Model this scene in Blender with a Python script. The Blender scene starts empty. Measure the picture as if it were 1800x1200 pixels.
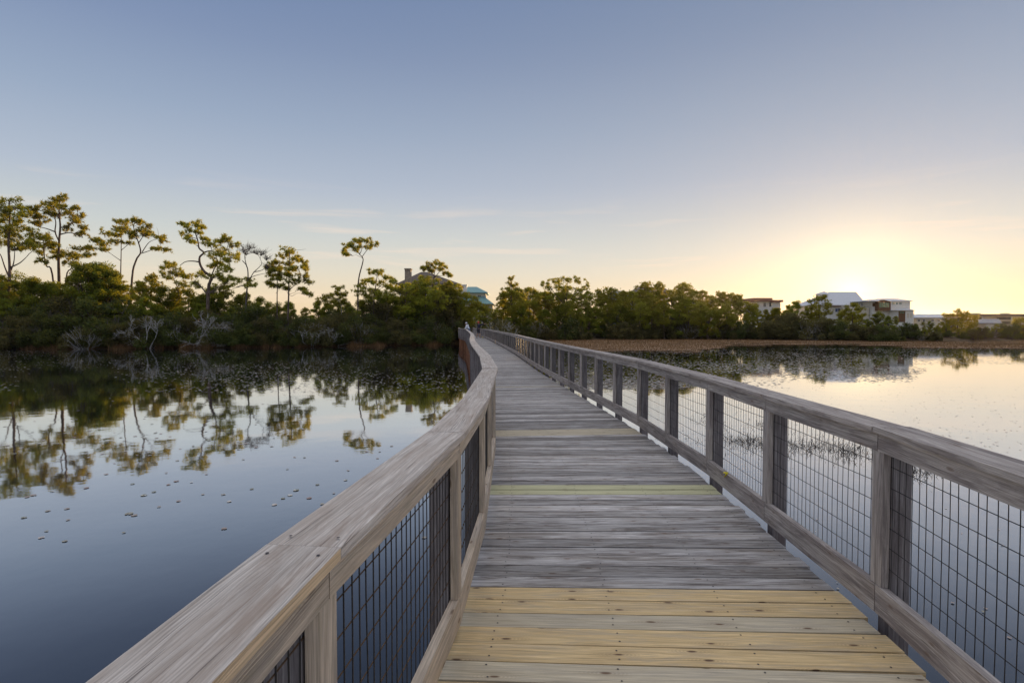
import bpy, bmesh, math, random
import numpy as np
from mathutils import Vector, Matrix
R = math.radians
random.seed(7)
rng = np.random.default_rng(7)
S = bpy.context.scene
COL = S.collection

# ------------------------------------------------------------------ camera
F = 970.0 / 1800.0                 # focal length over image width
PITCH = math.atan(30 / 970.0)
CAMZ = 3.0
cd = bpy.data.cameras.new("Camera")
cd.sensor_width = 36.0
cd.lens = 36.0 * F
cd.clip_start = 0.05
cd.clip_end = 9000
cam = bpy.data.objects.new("Camera", cd)
COL.objects.link(cam)
cam.location = (0, 0, CAMZ)
cam.rotation_euler = (R(90) - PITCH, 0, 0)
S.camera = cam

# ------------------------------------------------------------------ sky, sun, exposure
SUN_AZ, SUN_EL = R(31.6), R(2.6)
sun_dir = Vector((math.sin(SUN_AZ) * math.cos(SUN_EL), math.cos(SUN_AZ) * math.cos(SUN_EL), math.sin(SUN_EL)))
W = bpy.data.worlds.new("World")
S.world = W
W.use_nodes = True
nt = W.node_tree
nt.nodes.clear()
def N(tree, typ, **kw):
    n = tree.nodes.new(typ)
    for k, v in kw.items():
        setattr(n, k, v)
    return n
def M(tree, op, a, b=None, c=None, clamp=False):
    n = tree.nodes.new('ShaderNodeMath'); n.operation = op; n.use_clamp = clamp
    for i, v in enumerate((a, b, c)):
        if v is None: continue
        if isinstance(v, (int, float)): n.inputs[i].default_value = v
        else: tree.links.new(v, n.inputs[i])
    return n.outputs[0]
def ramp(tree, fac, stops, interp='LINEAR'):
    n = tree.nodes.new('ShaderNodeValToRGB')
    cr = n.color_ramp; cr.interpolation = interp
    while len(cr.elements) < len(stops): cr.elements.new(0.5)
    for e, (p, c) in zip(cr.elements, stops):
        e.position = p
        e.color = (c[0], c[1], c[2], 1) if not isinstance(c, (int, float)) else (c, c, c, 1)
    tree.links.new(fac, n.inputs[0])
    return n.outputs[0]
def mixc(tree, fac, a, b, mode='MIX'):
    n = tree.nodes.new('ShaderNodeMix'); n.data_type = 'RGBA'; n.blend_type = mode
    for sock, v in ((n.inputs[0], fac), (n.inputs[6], a), (n.inputs[7], b)):
        if isinstance(v, (int, float)): sock.default_value = v
        elif isinstance(v, tuple): sock.default_value = (v[0], v[1], v[2], 1)
        else: tree.links.new(v, sock)
    return n.outputs[2]
tc = N(nt, 'ShaderNodeTexCoord')
nrm = N(nt, 'ShaderNodeVectorMath', operation='NORMALIZE')
nt.links.new(tc.outputs['Generated'], nrm.inputs[0])
sep = N(nt, 'ShaderNodeSeparateXYZ')
nt.links.new(nrm.outputs[0], sep.inputs[0])
z = M(nt, 'MAXIMUM', sep.outputs[2], 0.0)
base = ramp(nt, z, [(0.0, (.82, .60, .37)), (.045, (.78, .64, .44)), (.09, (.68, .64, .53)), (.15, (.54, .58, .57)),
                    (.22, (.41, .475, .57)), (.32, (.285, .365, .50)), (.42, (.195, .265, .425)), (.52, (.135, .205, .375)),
                    (.68, (.40, .44, .54)), (1.0, (1.12, 1.08, 1.04))])  # overhead stops raised above a natural sky, as added fill light for the deck
dot = N(nt, 'ShaderNodeVectorMath', operation='DOT_PRODUCT')
nt.links.new(nrm.outputs[0], dot.inputs[0])
dot.inputs[1].default_value = sun_dir
ang = M(nt, 'ARCCOSINE', M(nt, 'MINIMUM', dot.outputs['Value'], 0.99999))     # radians from the sun
def lobe(width, p):
    return M(nt, 'EXPONENT', M(nt, 'MULTIPLY', M(nt, 'POWER', M(nt, 'DIVIDE', ang, width), p), -1.0))
g0 = lobe(R(58), 2.2); g1 = lobe(R(24), 1.8); g2 = lobe(R(7.5), 1.4); g3 = lobe(R(1.9), 1.0)
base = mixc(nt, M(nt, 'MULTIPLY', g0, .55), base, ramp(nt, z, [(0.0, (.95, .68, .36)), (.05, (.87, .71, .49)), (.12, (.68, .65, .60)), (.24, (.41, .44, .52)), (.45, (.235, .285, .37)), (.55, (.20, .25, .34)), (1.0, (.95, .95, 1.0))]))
low = M(nt, 'EXPONENT', M(nt, 'MULTIPLY', M(nt, 'POWER', M(nt, 'MULTIPLY', z, 5.6), 1.6), -1.0))
col = mixc(nt, M(nt, 'MULTIPLY', g1, 0.24), base, mixc(nt, low, (.42, .43, .47), (.97, .81, .60)))
def addc(c, fac, rgb):
    s = N(nt, 'ShaderNodeVectorMath', operation='SCALE'); s.inputs[0].default_value = rgb
    nt.links.new(fac, s.inputs['Scale'])
    a = N(nt, 'ShaderNodeVectorMath', operation='ADD')
    nt.links.new(c, a.inputs[0]); nt.links.new(s.outputs[0], a.inputs[1])
    return a.outputs[0]
col = addc(col, g2, (.05, .035, .01))
col = addc(col, g3, (1.3, .95, .40))
# thin wisps of cloud low over the horizon
mp = N(nt, 'ShaderNodeMapping'); mp.inputs['Scale'].default_value = (2.2, 2.2, 26.0)
nt.links.new(nrm.outputs[0], mp.inputs[0])
cn = N(nt, 'ShaderNodeTexNoise'); cn.inputs['Scale'].default_value = 1.7; cn.inputs['Detail'].default_value = 6
cn.inputs['Roughness'].default_value = .55; cn.inputs['Distortion'].default_value = .5
nt.links.new(mp.outputs[0], cn.inputs['Vector'])
cm = ramp(nt, cn.outputs[0], [(.56, 0.0), (.74, 1.0)])
band = ramp(nt, z, [(.0, 0.0), (.05, .75), (.15, .75), (.24, 0.0)])
col = mixc(nt, M(nt, 'MULTIPLY', M(nt, 'MULTIPLY', cm, band), .55), col, (.95, .74, .58))
sky = N(nt, 'ShaderNodeTexSky', sky_type='NISHITA')
sky.sun_disc = False; sky.sun_elevation = SUN_EL; sky.sun_rotation = SUN_AZ
sk = N(nt, 'ShaderNodeVectorMath', operation='SCALE'); sk.inputs['Scale'].default_value = .005
nt.links.new(sky.outputs[0], sk.inputs[0])
ad = N(nt, 'ShaderNodeVectorMath', operation='ADD')
nt.links.new(col, ad.inputs[0]); nt.links.new(sk.outputs[0], ad.inputs[1])
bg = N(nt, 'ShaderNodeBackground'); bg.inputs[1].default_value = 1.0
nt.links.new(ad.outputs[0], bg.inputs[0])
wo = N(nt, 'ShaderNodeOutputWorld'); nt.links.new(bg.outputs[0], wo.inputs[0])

sl = bpy.data.lights.new("Sun", 'SUN'); sl.energy = 5.0; sl.angle = R(.6); sl.color = (1.0, .66, .32)
so = bpy.data.objects.new("Sun", sl); COL.objects.link(so)
so.rotation_euler = (-sun_dir).to_track_quat('-Z', 'Y').to_euler()
S.view_settings.view_transform = 'Standard'; S.view_settings.look = 'None'
S.view_settings.exposure = 0.12; S.view_settings.gamma = 1.0; S.view_settings.use_curve_mapping = False
try:
    S.cycles.max_bounces = 8; S.cycles.transparent_max_bounces = 8
    S.cycles.sample_clamp_indirect = 4
except Exception: pass

# ------------------------------------------------------------------ helpers
def PX(px, py, d):
    """world point at forward distance d seen at photo position px,py (1800x1200)"""
    xc, yc = (px - 900) / 970.0, (600 - py) / 970.0
    v = Vector((xc, math.cos(PITCH) + yc * math.sin(PITCH), -math.sin(PITCH) + yc * math.cos(PITCH)))
    k = d / v.y
    return Vector((v.x * k, d, CAMZ + v.z * k))
def tag(o, label=None, cat=None, group=None, kind=None):
    if label: o['label'] = label
    if cat: o['category'] = cat
    if group: o['group'] = group
    if kind: o['kind'] = kind
    return o
def empty(name, loc, label, cat, group=None, rz=0.0):
    o = bpy.data.objects.new(name, None); COL.objects.link(o)
    o.location = loc; o.rotation_euler = (0, 0, rz); o.empty_display_size = .2
    return tag(o, label, cat, group)
def link(name, me, mat, parent=None):
    if mat is not None:
        for m in (mat if isinstance(mat, (list, tuple)) else [mat]): me.materials.append(m)
    o = bpy.data.objects.new(name, me); COL.objects.link(o)
    if parent is not None: o.parent = parent
    return o
def npmesh(name, v, f, smooth=False):
    v = np.asarray(v, dtype=np.float32); f = np.asarray(f, dtype=np.int32)
    k = f.shape[1]
    me = bpy.data.meshes.new(name)
    me.vertices.add(len(v)); me.vertices.foreach_set('co', v.ravel())
    me.loops.add(f.size); me.loops.foreach_set('vertex_index', f.ravel())
    me.polygons.add(len(f)); me.polygons.foreach_set('loop_start', np.arange(0, f.size, k, dtype=np.int32))
    if smooth: me.polygons.foreach_set('use_smooth', np.ones(len(f), dtype=bool))
    me.update(); me.validate()
    return me
class MB:
    """collects geometry in world space; build() moves it to its parent's space"""
    def __init__(s): s.v = []; s.f = []; s.uv = []; s.rnd = []; s.mi = []; s.sm = []
    def face(s, idx, uvs, r, mi=0, sm=False):
        s.f.append(idx); s.uv.append(uvs); s.rnd.append(r); s.mi.append(mi); s.sm.append(sm)
    def hexa(s, c, r=None, mi=0, uoff=None):
        """c = 8 corners: 4 at one end (loop) then 4 at the other end; grain runs end to end"""
        c = [Vector(p) for p in c]
        b = len(s.v); s.v += [tuple(p) for p in c]
        r = random.random() if r is None else r
        u0 = random.random() * 50 if uoff is None else uoff
        v0 = random.random() * 50
        L = (c[4] - c[0]).length
        per = 0
        for i in range(4):
            j = (i + 1) % 4
            w = (c[j] - c[i]).length
            s.face((b + i, b + j, b + 4 + j, b + 4 + i), [(u0, v0 + per), (u0, v0 + per + w), (u0 + L, v0 + per + w), (u0 + L, v0 + per)], r, mi)
            per += w
        w = (c[1] - c[0]).length; h = (c[2] - c[1]).length
        s.face((b + 3, b + 2, b + 1, b), [(u0, v0), (u0 + .01, v0), (u0 + .01, v0 + w), (u0, v0 + w)], r, mi)
        s.face((b + 4, b + 5, b + 6, b + 7), [(u0, v0), (u0 + .01, v0), (u0 + .01, v0 + w), (u0, v0 + w)], r, mi)
    def box(s, x0, x1, y0, y1, z0, z1, axis='x', **k):
        if axis == 'x': s.hexa([(x0, y0, z0), (x0, y1, z0), (x0, y1, z1), (x0, y0, z1), (x1, y0, z0), (x1, y1, z0), (x1, y1, z1), (x1, y0, z1)][0:8], **k)
        elif axis == 'z': s.hexa([(x0, y0, z0), (x1, y0, z0), (x1, y1, z0), (x0, y1, z0), (x0, y0, z1), (x1, y0, z1), (x1, y1, z1), (x0, y1, z1)], **k)
        else: s.hexa([(x0, y0, z0), (x0, y0, z1), (x1, y0, z1), (x1, y0, z0), (x0, y1, z0), (x0, y1, z1), (x1, y1, z1), (x1, y1, z0)], **k)
    def tube(s, pts, rad, n=6, mi=0, cap=False):
        pts = [Vector(p) for p in pts]
        if isinstance(rad, (int, float)): rad = [rad] * len(pts)
        rings = []; u = 0
        r0 = random.random()
        ref = Vector((.37, .21, .9)).normalized()
        for i, p in enumerate(pts):
            t = (pts[min(i + 1, len(pts) - 1)] - pts[max(i - 1, 0)])
            if t.length < 1e-9: t = Vector((0, 0, 1))
            t.normalize()
            a = t.cross(ref)
            if a.length < .1: a = t.cross(Vector((1, 0, 0)))
            a.normalize(); bb = t.cross(a)
            b0 = len(s.v)
            for k in range(n):
                th = 2 * math.pi * k / n
                s.v.append(tuple(p + (a * math.cos(th) + bb * math.sin(th)) * rad[i]))
            rings.append((b0, u))
            if i < len(pts) - 1: u += (pts[i + 1] - p).length
        for i in range(len(rings) - 1):
            (a0, u0), (a1, u1) = rings[i], rings[i + 1]
            for k in range(n):
                j = (k + 1) % n
                s.face((a0 + k, a0 + j, a1 + j, a1 + k), [(u0, k * .1), (u0, k * .1 + .1), (u1, k * .1 + .1), (u1, k * .1)], r0, mi, True)
        if cap:
            s.face(tuple(rings[-1][0] + k for k in range(n)), [(0, 0)] * n, r0, mi)
            s.face(tuple(rings[0][0] + n - 1 - k for k in range(n)), [(0, 0)] * n, r0, mi)
    def poly(s, pts, mi=0, r=.5):
        b = len(s.v); s.v += [tuple(p) for p in pts]
        s.face(tuple(range(b, b + len(pts))), [(p[0], p[2] + p[1]) for p in pts], r, mi)
    def build(s, name, mat, parent=None, origin=None, label=None, bevel=0):
        me = bpy.data.meshes.new(name)
        off = Vector((0, 0, 0))
        if parent is not None: off = parent_world(parent)
        if origin is not None: off = Vector(origin)
        me.from_pydata([(a[0] - off[0], a[1] - off[1], a[2] - off[2]) for a in s.v], [], s.f)
        uvl = me.uv_layers.new(name='UVMap')
        flat = []
        for u in s.uv:
            for q in u: flat += [q[0], q[1]]
        uvl.data.foreach_set('uv', flat)
        at = me.attributes.new('rnd', 'FLOAT', 'FACE'); at.data.foreach_set('value', s.rnd)
        me.polygons.foreach_set('material_index', s.mi)
        me.polygons.foreach_set('use_smooth', s.sm)
        me.update()
        if bevel:
            bm = bmesh.new(); bm.from_mesh(me)
            bmesh.ops.bevel(bm, geom=bm.edges[:] , offset=bevel, segments=1, affect='EDGES', profile=.5)
            bm.to_mesh(me); bm.free()
        o = link(name, me, mat, parent)
        if origin is not None and parent is None: o.location = origin
        if label: o['label'] = label
        return o
def parent_world(p):
    v = Vector((0, 0, 0))
    while p is not None:
        v += Vector(p.location); p = p.parent
    return v
def copy_tree(o, parent=None):
    c = o.copy(); COL.objects.link(c)
    if parent is not None: c.parent = parent
    for ch in o.children: copy_tree(ch, c)
    return c

# ------------------------------------------------------------------ materials
def newmat(name):
    m = bpy.data.materials.new(name); m.use_nodes = True
    t = m.node_tree; t.nodes.clear()
    out = N(t, 'ShaderNodeOutputMaterial')
    return m, t, out
def pbsdf(t, out, color, rough=.7, spec=.3, normal=None):
    p = N(t, 'ShaderNodeBsdfPrincipled')
    for nm, v in (('Base Color', color), ('Roughness', rough)):
        if isinstance(v, tuple): p.inputs[nm].default_value = (v[0], v[1], v[2], 1)
        elif isinstance(v, (int, float)): p.inputs[nm].default_value = v
        else: t.links.new(v, p.inputs[nm])
    p.inputs['Specular IOR Level'].default_value = spec
    if normal is not None: t.links.new(normal, p.inputs['Normal'])
    t.links.new(p.outputs[0], out.inputs[0])
    return p
def noise(t, vec, scale, detail=4, rough=.55, dist=0.0):
    n = N(t, 'ShaderNodeTexNoise'); n.inputs['Scale'].default_value = scale; n.inputs['Detail'].default_value = detail
    n.inputs['Roughness'].default_value = rough; n.inputs['Distortion'].default_value = dist
    if vec is not None: t.links.new(vec, n.inputs['Vector'])
    return n.outputs[0]
def mapping(t, vec, sc, loc=(0, 0, 0)):
    n = N(t, 'ShaderNodeMapping'); n.inputs['Scale'].default_value = sc; n.inputs['Location'].default_value = loc
    t.links.new(vec, n.inputs[0]); return n.outputs[0]
def wood(name, light, dark, stain=(.06, .055, .06), stain_amt=.6, knots=0.0, tonevar=.5, warm=None, green=0.0, crack=.7, rough=.75):
    m, t, out = newmat(name)
    uv = N(t, 'ShaderNodeUVMap').outputs[0]
    at = N(t, 'ShaderNodeAttribute', attribute_name='rnd').outputs['Fac']
    # per board offset so boards never repeat
    sepu = N(t, 'ShaderNodeSeparateXYZ'); t.links.new(uv, sepu.inputs[0])
    cb = N(t, 'ShaderNodeCombineXYZ')
    t.links.new(sepu.outputs[0], cb.inputs[0]); t.links.new(sepu.outputs[1], cb.inputs[1])
    t.links.new(M(t, 'MULTIPLY', at, 37.0), cb.inputs[2])
    v = cb.outputs[0]
    wob = noise(t, mapping(t, v, (.9, 5, 1)), 1.0, 3, .5, .4)
    vy = M(t, 'ADD', sepu.outputs[1], M(t, 'MULTIPLY', wob, .09))
    cb2 = N(t, 'ShaderNodeCombineXYZ')
    t.links.new(sepu.outputs[0], cb2.inputs[0]); t.links.new(vy, cb2.inputs[1]); t.links.new(M(t, 'MULTIPLY', at, 37.0), cb2.inputs[2])
    g = noise(t, mapping(t, cb2.outputs[0], (4.2, 80, 1)), 1.0, 8, .70, .3)
    g2 = noise(t, mapping(t, cb2.outputs[0], (2.5, 260, 1)), 1.0, 3, .6)
    col = ramp(t, g, [(.30, dark), (.50, tuple((a + b) / 2 for a, b in zip(dark, light))), (.66, light)])
    col = mixc(t, .5, col, mixc(t, 1.0, col, ramp(t, g2, [(.35, .45), (.6, 1.35)]), 'MULTIPLY'))
    if warm:
        wn = ramp(t, noise(t, mapping(t, v, (.9, 14, 1)), 1.0, 3, .6), [(.45, 0.0), (.68, 1.0)])
        col = mixc(t, M(t, 'MULTIPLY', wn, .55), col, warm)
    st = ramp(t, noise(t, mapping(t, v, (1.3, 12, 1)), 1.6, 6, .7, .6), [(.47, 0.0), (.62, 1.0)])
    col = mixc(t, M(t, 'MULTIPLY', st, stain_amt), col, stain)
    ck = ramp(t, noise(t, mapping(t, cb2.outputs[0], (2.2, 130, 1)), 1.0, 3, .55), [(.64, 0.0), (.69, 1.0)])
    col = mixc(t, M(t, 'MULTIPLY', ck, crack), col, (.035, .03, .032))
    if knots:
        vo = N(t, 'ShaderNodeTexVoronoi', voronoi_dimensions='2D'); vo.inputs['Scale'].default_value = 1.0
        t.links.new(mapping(t, v, (2.3, 7.0, 1)), vo.inputs['Vector'])
        kd = vo.outputs['Distance']
        kk = ramp(t, M(t, 'ADD', kd, M(t, 'MULTIPLY', noise(t, mapping(t, v, (12, 40, 1)), 1.0, 2), .05)), [(.055, 1.0), (.085, 0.0)])
        ring = ramp(t, M(t, 'PINGPONG', M(t, 'ADD', kd, M(t, 'MULTIPLY', g, .06)), .045), [(.2, 1.0), (1.0, 0.0)])
        near = ramp(t, kd, [(.06, 1.0), (.30, 0.0)])
        col = mixc(t, M(t, 'MULTIPLY', kk, knots), col, (.13, .075, .045))
        rg = M(t, 'MULTIPLY', near, ramp(t, M(t, 'PINGPONG', M(t, 'ADD', kd, M(t, 'MULTIPLY', g, .05)), .02), [(0.0, 1.0), (.02, 0.0)]))
        col = mixc(t, M(t, 'MULTIPLY', rg, .35 * knots), col, (.20, .12, .07))
    tone = M(t, 'MULTIPLY_ADD', at, tonevar, 1 - tonevar / 2)
    ts = N(t, 'ShaderNodeVectorMath', operation='SCALE'); t.links.new(col, ts.inputs[0]); t.links.new(tone, ts.inputs['Scale'])
    col = ts.outputs[0]
    if green:
        gn = ramp(t, noise(t, mapping(t, v, (3, 16, 1)), 2.0, 4), [(.52, 0.0), (.75, 1.0)])
        col = mixc(t, M(t, 'MULTIPLY', gn, green), col, (.16, .17, .09))
    bp = N(t, 'ShaderNodeBump'); bp.inputs['Strength'].default_value = .55; bp.inputs['Distance'].default_value = .003
    hh = M(t, 'SUBTRACT', M(t, 'ADD', g, M(t, 'MULTIPLY', g2, .5)), M(t, 'MULTIPLY', ck, .8))
    t.links.new(hh, bp.inputs['Height'])
    pbsdf(t, out, col, rough, .25, bp.outputs[0])
    return m
DECK = wood('weathered_deck_wood', (.65, .625, .62), (.24, .222, .218), stain=(.11, .085, .07), stain_amt=.7, tonevar=.8, warm=(.30, .26, .22), crack=.9, knots=.7)
NEW = wood('fresh_yellow_pine', (.82, .61, .33), (.56, .40, .20), stain=(.40, .35, .29), stain_amt=.45, knots=1.0, tonevar=.22, crack=.12, rough=.6)
NEWGREY = wood('greying_pine', (.62, .54, .40), (.46, .39, .28), stain=(.34, .31, .28), stain_amt=.35, knots=.9, tonevar=.15, crack=.25)
PALE = wood('pale_treated_pine', (.62, .60, .38), (.50, .48, .30), stain=(.5, .47, .3), stain_amt=.2, knots=.5, tonevar=.1, crack=.1)
RAILR = wood('shade_grey_rail_wood', (.54, .49, .46), (.24, .205, .185), stain=(.10, .08, .085), stain_amt=.55, tonevar=.3, warm=(.24, .20, .19), crack=.6, knots=.5)  # rail wood with the right side's shade painted in: darker, greyer
RAILL = wood('glow_tan_rail_wood', (.64, .53, .42), (.40, .315, .24), stain=(.26, .23, .21), stain_amt=.5, tonevar=.2, warm=(.50, .38, .26), crack=.3, green=.25, knots=.7)  # same rail wood, warm sky glow on the left side painted in as tan
CAPW = wood('cap_board_wood', (.68, .625, .58), (.38, .325, .285), stain=(.30, .22, .17), stain_amt=.5, tonevar=.2, warm=(.46, .38, .32), crack=.55)
EDGE = wood('fresh_sawn_edge', (.70, .52, .34), (.58, .42, .26), stain_amt=.1, tonevar=.1, crack=.05)
BROWN = wood('brown_treated_timber', (.30, .13, .065), (.15, .065, .035), stain=(.07, .04, .03), stain_amt=.5, tonevar=.4)
POSTW = wood('dark_post_wood', (.30, .275, .28), (.14, .125, .13), stain=(.09, .07, .07), stain_amt=.55, tonevar=.3, crack=.6)
def plain(name, c, rough=.6, spec=.3, var=.12, scale=6.0, metal=0):
    m, t, out = newmat(name)
    g = N(t, 'ShaderNodeNewGeometry').outputs['Position']
    n = noise(t, g, scale, 4)
    col = ramp(t, n, [(.3, tuple(x * (1 - var) for x in c)), (.7, tuple(min(1, x * (1 + var)) for x in c))])
    p = pbsdf(t, out, col, rough, spec); p.inputs['Metallic'].default_value = metal
    return m
WIRE = plain('black_wire', (.025, .022, .022), .5, .4)
WIREL = plain('rusty_wire', (.10, .06, .035), .7, .2)
NAIL = plain('nail_heads', (.05, .045, .05), .6)
WHITEP = plain('white_paint', (.84, .82, .77), .6); CREAM = plain('cream_stucco', (.72, .66, .54), .8)
TEAL = plain('teal_metal_roof', (.18, .34, .34), .5, .4); METALR = plain('pale_metal_roof', (.55, .56, .60), .35, .5)
SHING = plain('brown_shingles', (.14, .115, .10), .9); REDR = plain('red_brown_roof', (.26, .13, .09), .8)
GREYR = plain('grey_roof', (.28, .28, .30), .7); BRWALL = plain('brown_panel', (.17, .085, .04), .7)
STONE = plain('chimney_stone', (.34, .28, .22), .9, .2, .3, 3); GLASSD = plain('dark_window_glass', (.05, .06, .07), .12, .6)
GLASSG = plain('green_window_glass', (.14, .26, .17), .15, .6); PBLUE = plain('pale_blue_wall', (.42, .50, .60), .8)
YELL = plain('yellow_tape', (.75, .62, .02), .5); SKIN = plain('skin', (.42, .24, .16), .55); RED = plain('red_cloth', (.62, .04, .06), .8)
NAVY = plain('navy_cloth', (.02, .022, .05), .9); CHAR = plain('dark_grey_cloth', (.06, .06, .07), .9)
WCLOTH = plain('white_cloth', (.70, .74, .82), .85); HAIR = plain('dark_hair', (.03, .02, .015), .7); BLUEC = plain('blue_cloth', (.12, .17, .3), .9)

def foliage(name, dark, light, trans, hue=.25, scale=.5):
    m, t, out = newmat(name)
    pos = N(t, 'ShaderNodeNewGeometry').outputs['Position']
    oi = N(t, 'ShaderNodeObjectInfo').outputs['Random']
    at = N(t, 'ShaderNodeAttribute', attribute_name='rnd').outputs['Fac']
    n = noise(t, pos, scale, 3, .6)
    f = M(t, 'ADD', M(t, 'MULTIPLY', n, .9), M(t, 'MULTIPLY', M(t, 'SUBTRACT', at, .5), .5))
    col = ramp(t, f, [(.28, dark), (.72, light)])
    tone = M(t, 'MULTIPLY_ADD', oi, .6, .7)
    ts = N(t, 'ShaderNodeVectorMath', operation='SCALE'); t.links.new(col, ts.inputs[0]); t.links.new(tone, ts.inputs['Scale'])
    d = N(t, 'ShaderNodeBsdfPrincipled'); d.inputs['Roughness'].default_value = .6; d.inputs['Specular IOR Level'].default_value = .2
    t.links.new(ts.outputs[0], d.inputs['Base Color'])
    tr = N(t, 'ShaderNodeBsdfTranslucent')
    tc_ = mixc(t, .5, ts.outputs[0], trans)
    t.links.new(tc_, tr.inputs[0])
    mx = N(t, 'ShaderNodeMixShader'); mx.inputs[0].default_value = .55
    t.links.new(d.outputs[0], mx.inputs[1]); t.links.new(tr.outputs[0], mx.inputs[2])
    t.links.new(mx.outputs[0], out.inputs[0])
    return m
PINE = foliage('pine_needles', (.07, .13, .022), (.28, .34, .045), (1.0, .72, .05))
OAK = foliage('dark_leaves', (.04, .085, .014), (.18, .25, .036), (.75, .60, .04))
BUSH = foliage('shrub_leaves', (.032, .055, .02), (.11, .145, .045), (.30, .27, .04))
OLIVE = foliage('olive_shrub_leaves', (.06, .065, .03), (.15, .14, .06), (.34, .27, .06))
REED = foliage('dry_reeds', (.13, .075, .035), (.34, .21, .11), (.36, .22, .09), scale=.15)
def bark(name, a, b):
    m, t, out = newmat(name)
    pos = N(t, 'ShaderNodeNewGeometry').outputs['Position']
    n = noise(t, mapping(t, pos, (3, 3, .8)), 1.6, 6, .65)
    bp = N(t, 'ShaderNodeBump'); bp.inputs['Strength'].default_value = .6; bp.inputs['Distance'].default_value = .03
    t.links.new(n, bp.inputs['Height'])
    pbsdf(t, out, ramp(t, n, [(.35, a), (.65, b)]), .9, .15, bp.outputs[0])
    return m
BARK = bark('pine_bark', (.07, .05, .045), (.20, .15, .13))
DEADB = bark('bare_grey_branches', (.24, .23, .23), (.50, .49, .48))
TWIG = bark('thin_twigs', (.07, .06, .055), (.16, .14, .13))

# ------------------------------------------------------------------ ground and water
SHORE = [(-900, 60), (-300, 62), (-120, 62), (-61, 66), (-43, 69), (-33, 71), (-23, 74.6), (-15, 78), (-10, 81), (-2, 97), (10.7, 104), (33, 108),
         (53, 104), (60, 97), (73, 94), (78, 94), (93, 100), (140, 112), (300, 125), (900, 150)]
shx = np.array([p[0] for p in SHORE]); shy = np.array([p[1] for p in SHORE])
def shore_y(x): return np.interp(x, shx, shy)
def smooth(a): a = np.clip(a, 0, 1); return a * a * (3 - 2 * a)
def ground_z(x, y):
    x = np.asarray(x, float); y = np.asarray(y, float)
    wob = .8 * np.sin(x * .7) + .5 * np.sin(x * 1.9 + 1)
    d = y - (shore_y(x) + wob)
    zz = -1.3 + 1.3 * smooth((d + 9) / 9) + 1.1 * smooth(d / 9) + .9 * smooth((d - 12) / 40)
    zz = zz + .12 * np.sin(x * .35 + y * .2) * (d > 0)
    back = -60 - y
    zz = np.maximum(zz, -1.3 + 2.6 * smooth(back / 18))
    return zz
def axis_pts(lo, hi, segs):
    out = [lo]
    for a, b, st in segs: out += list(np.arange(a, b, st))
    out.append(hi)
    return np.array(sorted(set(out)))
gx = axis_pts(-1550, 1550, [(-900, -160, 60), (-160, 160, 1.5), (160, 900, 60)])
gy = axis_pts(-1550, 1550, [(-400, -80, 40), (-80, -40, 4), (-40, 50, 10), (50, 135, 1.2), (135, 260, 8), (260, 1200, 80)])
X, Y = np.meshgrid(gx, gy)
Z = ground_z(X, Y)
v = np.stack([X.ravel(), Y.ravel(), Z.ravel()], 1)
nx = len(gx)
ii, jj = np.meshgrid(np.arange(len(gx) - 1), np.arange(len(gy) - 1))
a = (jj * nx + ii).ravel()
f = np.stack([a, a + 1, a + 1 + nx, a + nx], 1)
m, t, out = newmat('sandy_bank_soil')
pos = N(t, 'ShaderNodeNewGeometry').outputs['Position']
pbsdf(t, out, ramp(t, noise(t, pos, .8, 6, .6), [(.35, (.05, .035, .02)), (.65, (.16, .11, .07))]), .95, .1)
g = link('ground', npmesh('ground', v, f, True), m); g['kind'] = 'structure'

m, t, out = newmat('still_pond_water')
pos = N(t, 'ShaderNodeNewGeometry').outputs['Position']
b1 = noise(t, mapping(t, pos, (1, 1, 1)), 1.1, 3, .5)
b2 = noise(t, mapping(t, pos, (1, 1, 1)), .09, 2, .5)
bp = N(t, 'ShaderNodeBump'); bp.inputs['Strength'].default_value = .05; bp.inputs['Distance'].default_value = .05
t.links.new(M(t, 'ADD', b1, M(t, 'MULTIPLY', b2, 3.0)), bp.inputs['Height'])
gl = N(t, 'ShaderNodeBsdfGlossy'); gl.inputs['Roughness'].default_value = .035; gl.inputs[0].default_value = (.97, .98, 1, 1)
t.links.new(bp.outputs[0], gl.inputs['Normal'])
df = N(t, 'ShaderNodeBsdfDiffuse')
mud = ramp(t, noise(t, pos, .25, 5, .6), [(.4, (.012, .014, .018)), (.7, (.020, .022, .026))])
t.links.new(mud, df.inputs[0])
lw = N(t, 'ShaderNodeFresnel'); lw.inputs['IOR'].default_value = 1.40
t.links.new(bp.outputs[0], lw.inputs['Normal'])
fr = ramp(t, lw.outputs[0], [(0.0, .015), (.04, .055), (.10, .22), (.15, .42), (.20, .57), (.36, .84), (.6, .88), (1.0, .97)])
mx = N(t, 'ShaderNodeMixShader')
t.links.new(fr, mx.inputs[0]); t.links.new(df.outputs[0], mx.inputs[1]); t.links.new(gl.outputs[0], mx.inputs[2])
t.links.new(mx.outputs[0], out.inputs[0])
wv = [(-1545, -1545, 0), (1545, -1545, 0), (1545, 1545, 0), (-1545, 1545, 0)]
w = link('water', npmesh('water', wv, [(0, 1, 2, 3)]), m); w['kind'] = 'structure'

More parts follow.
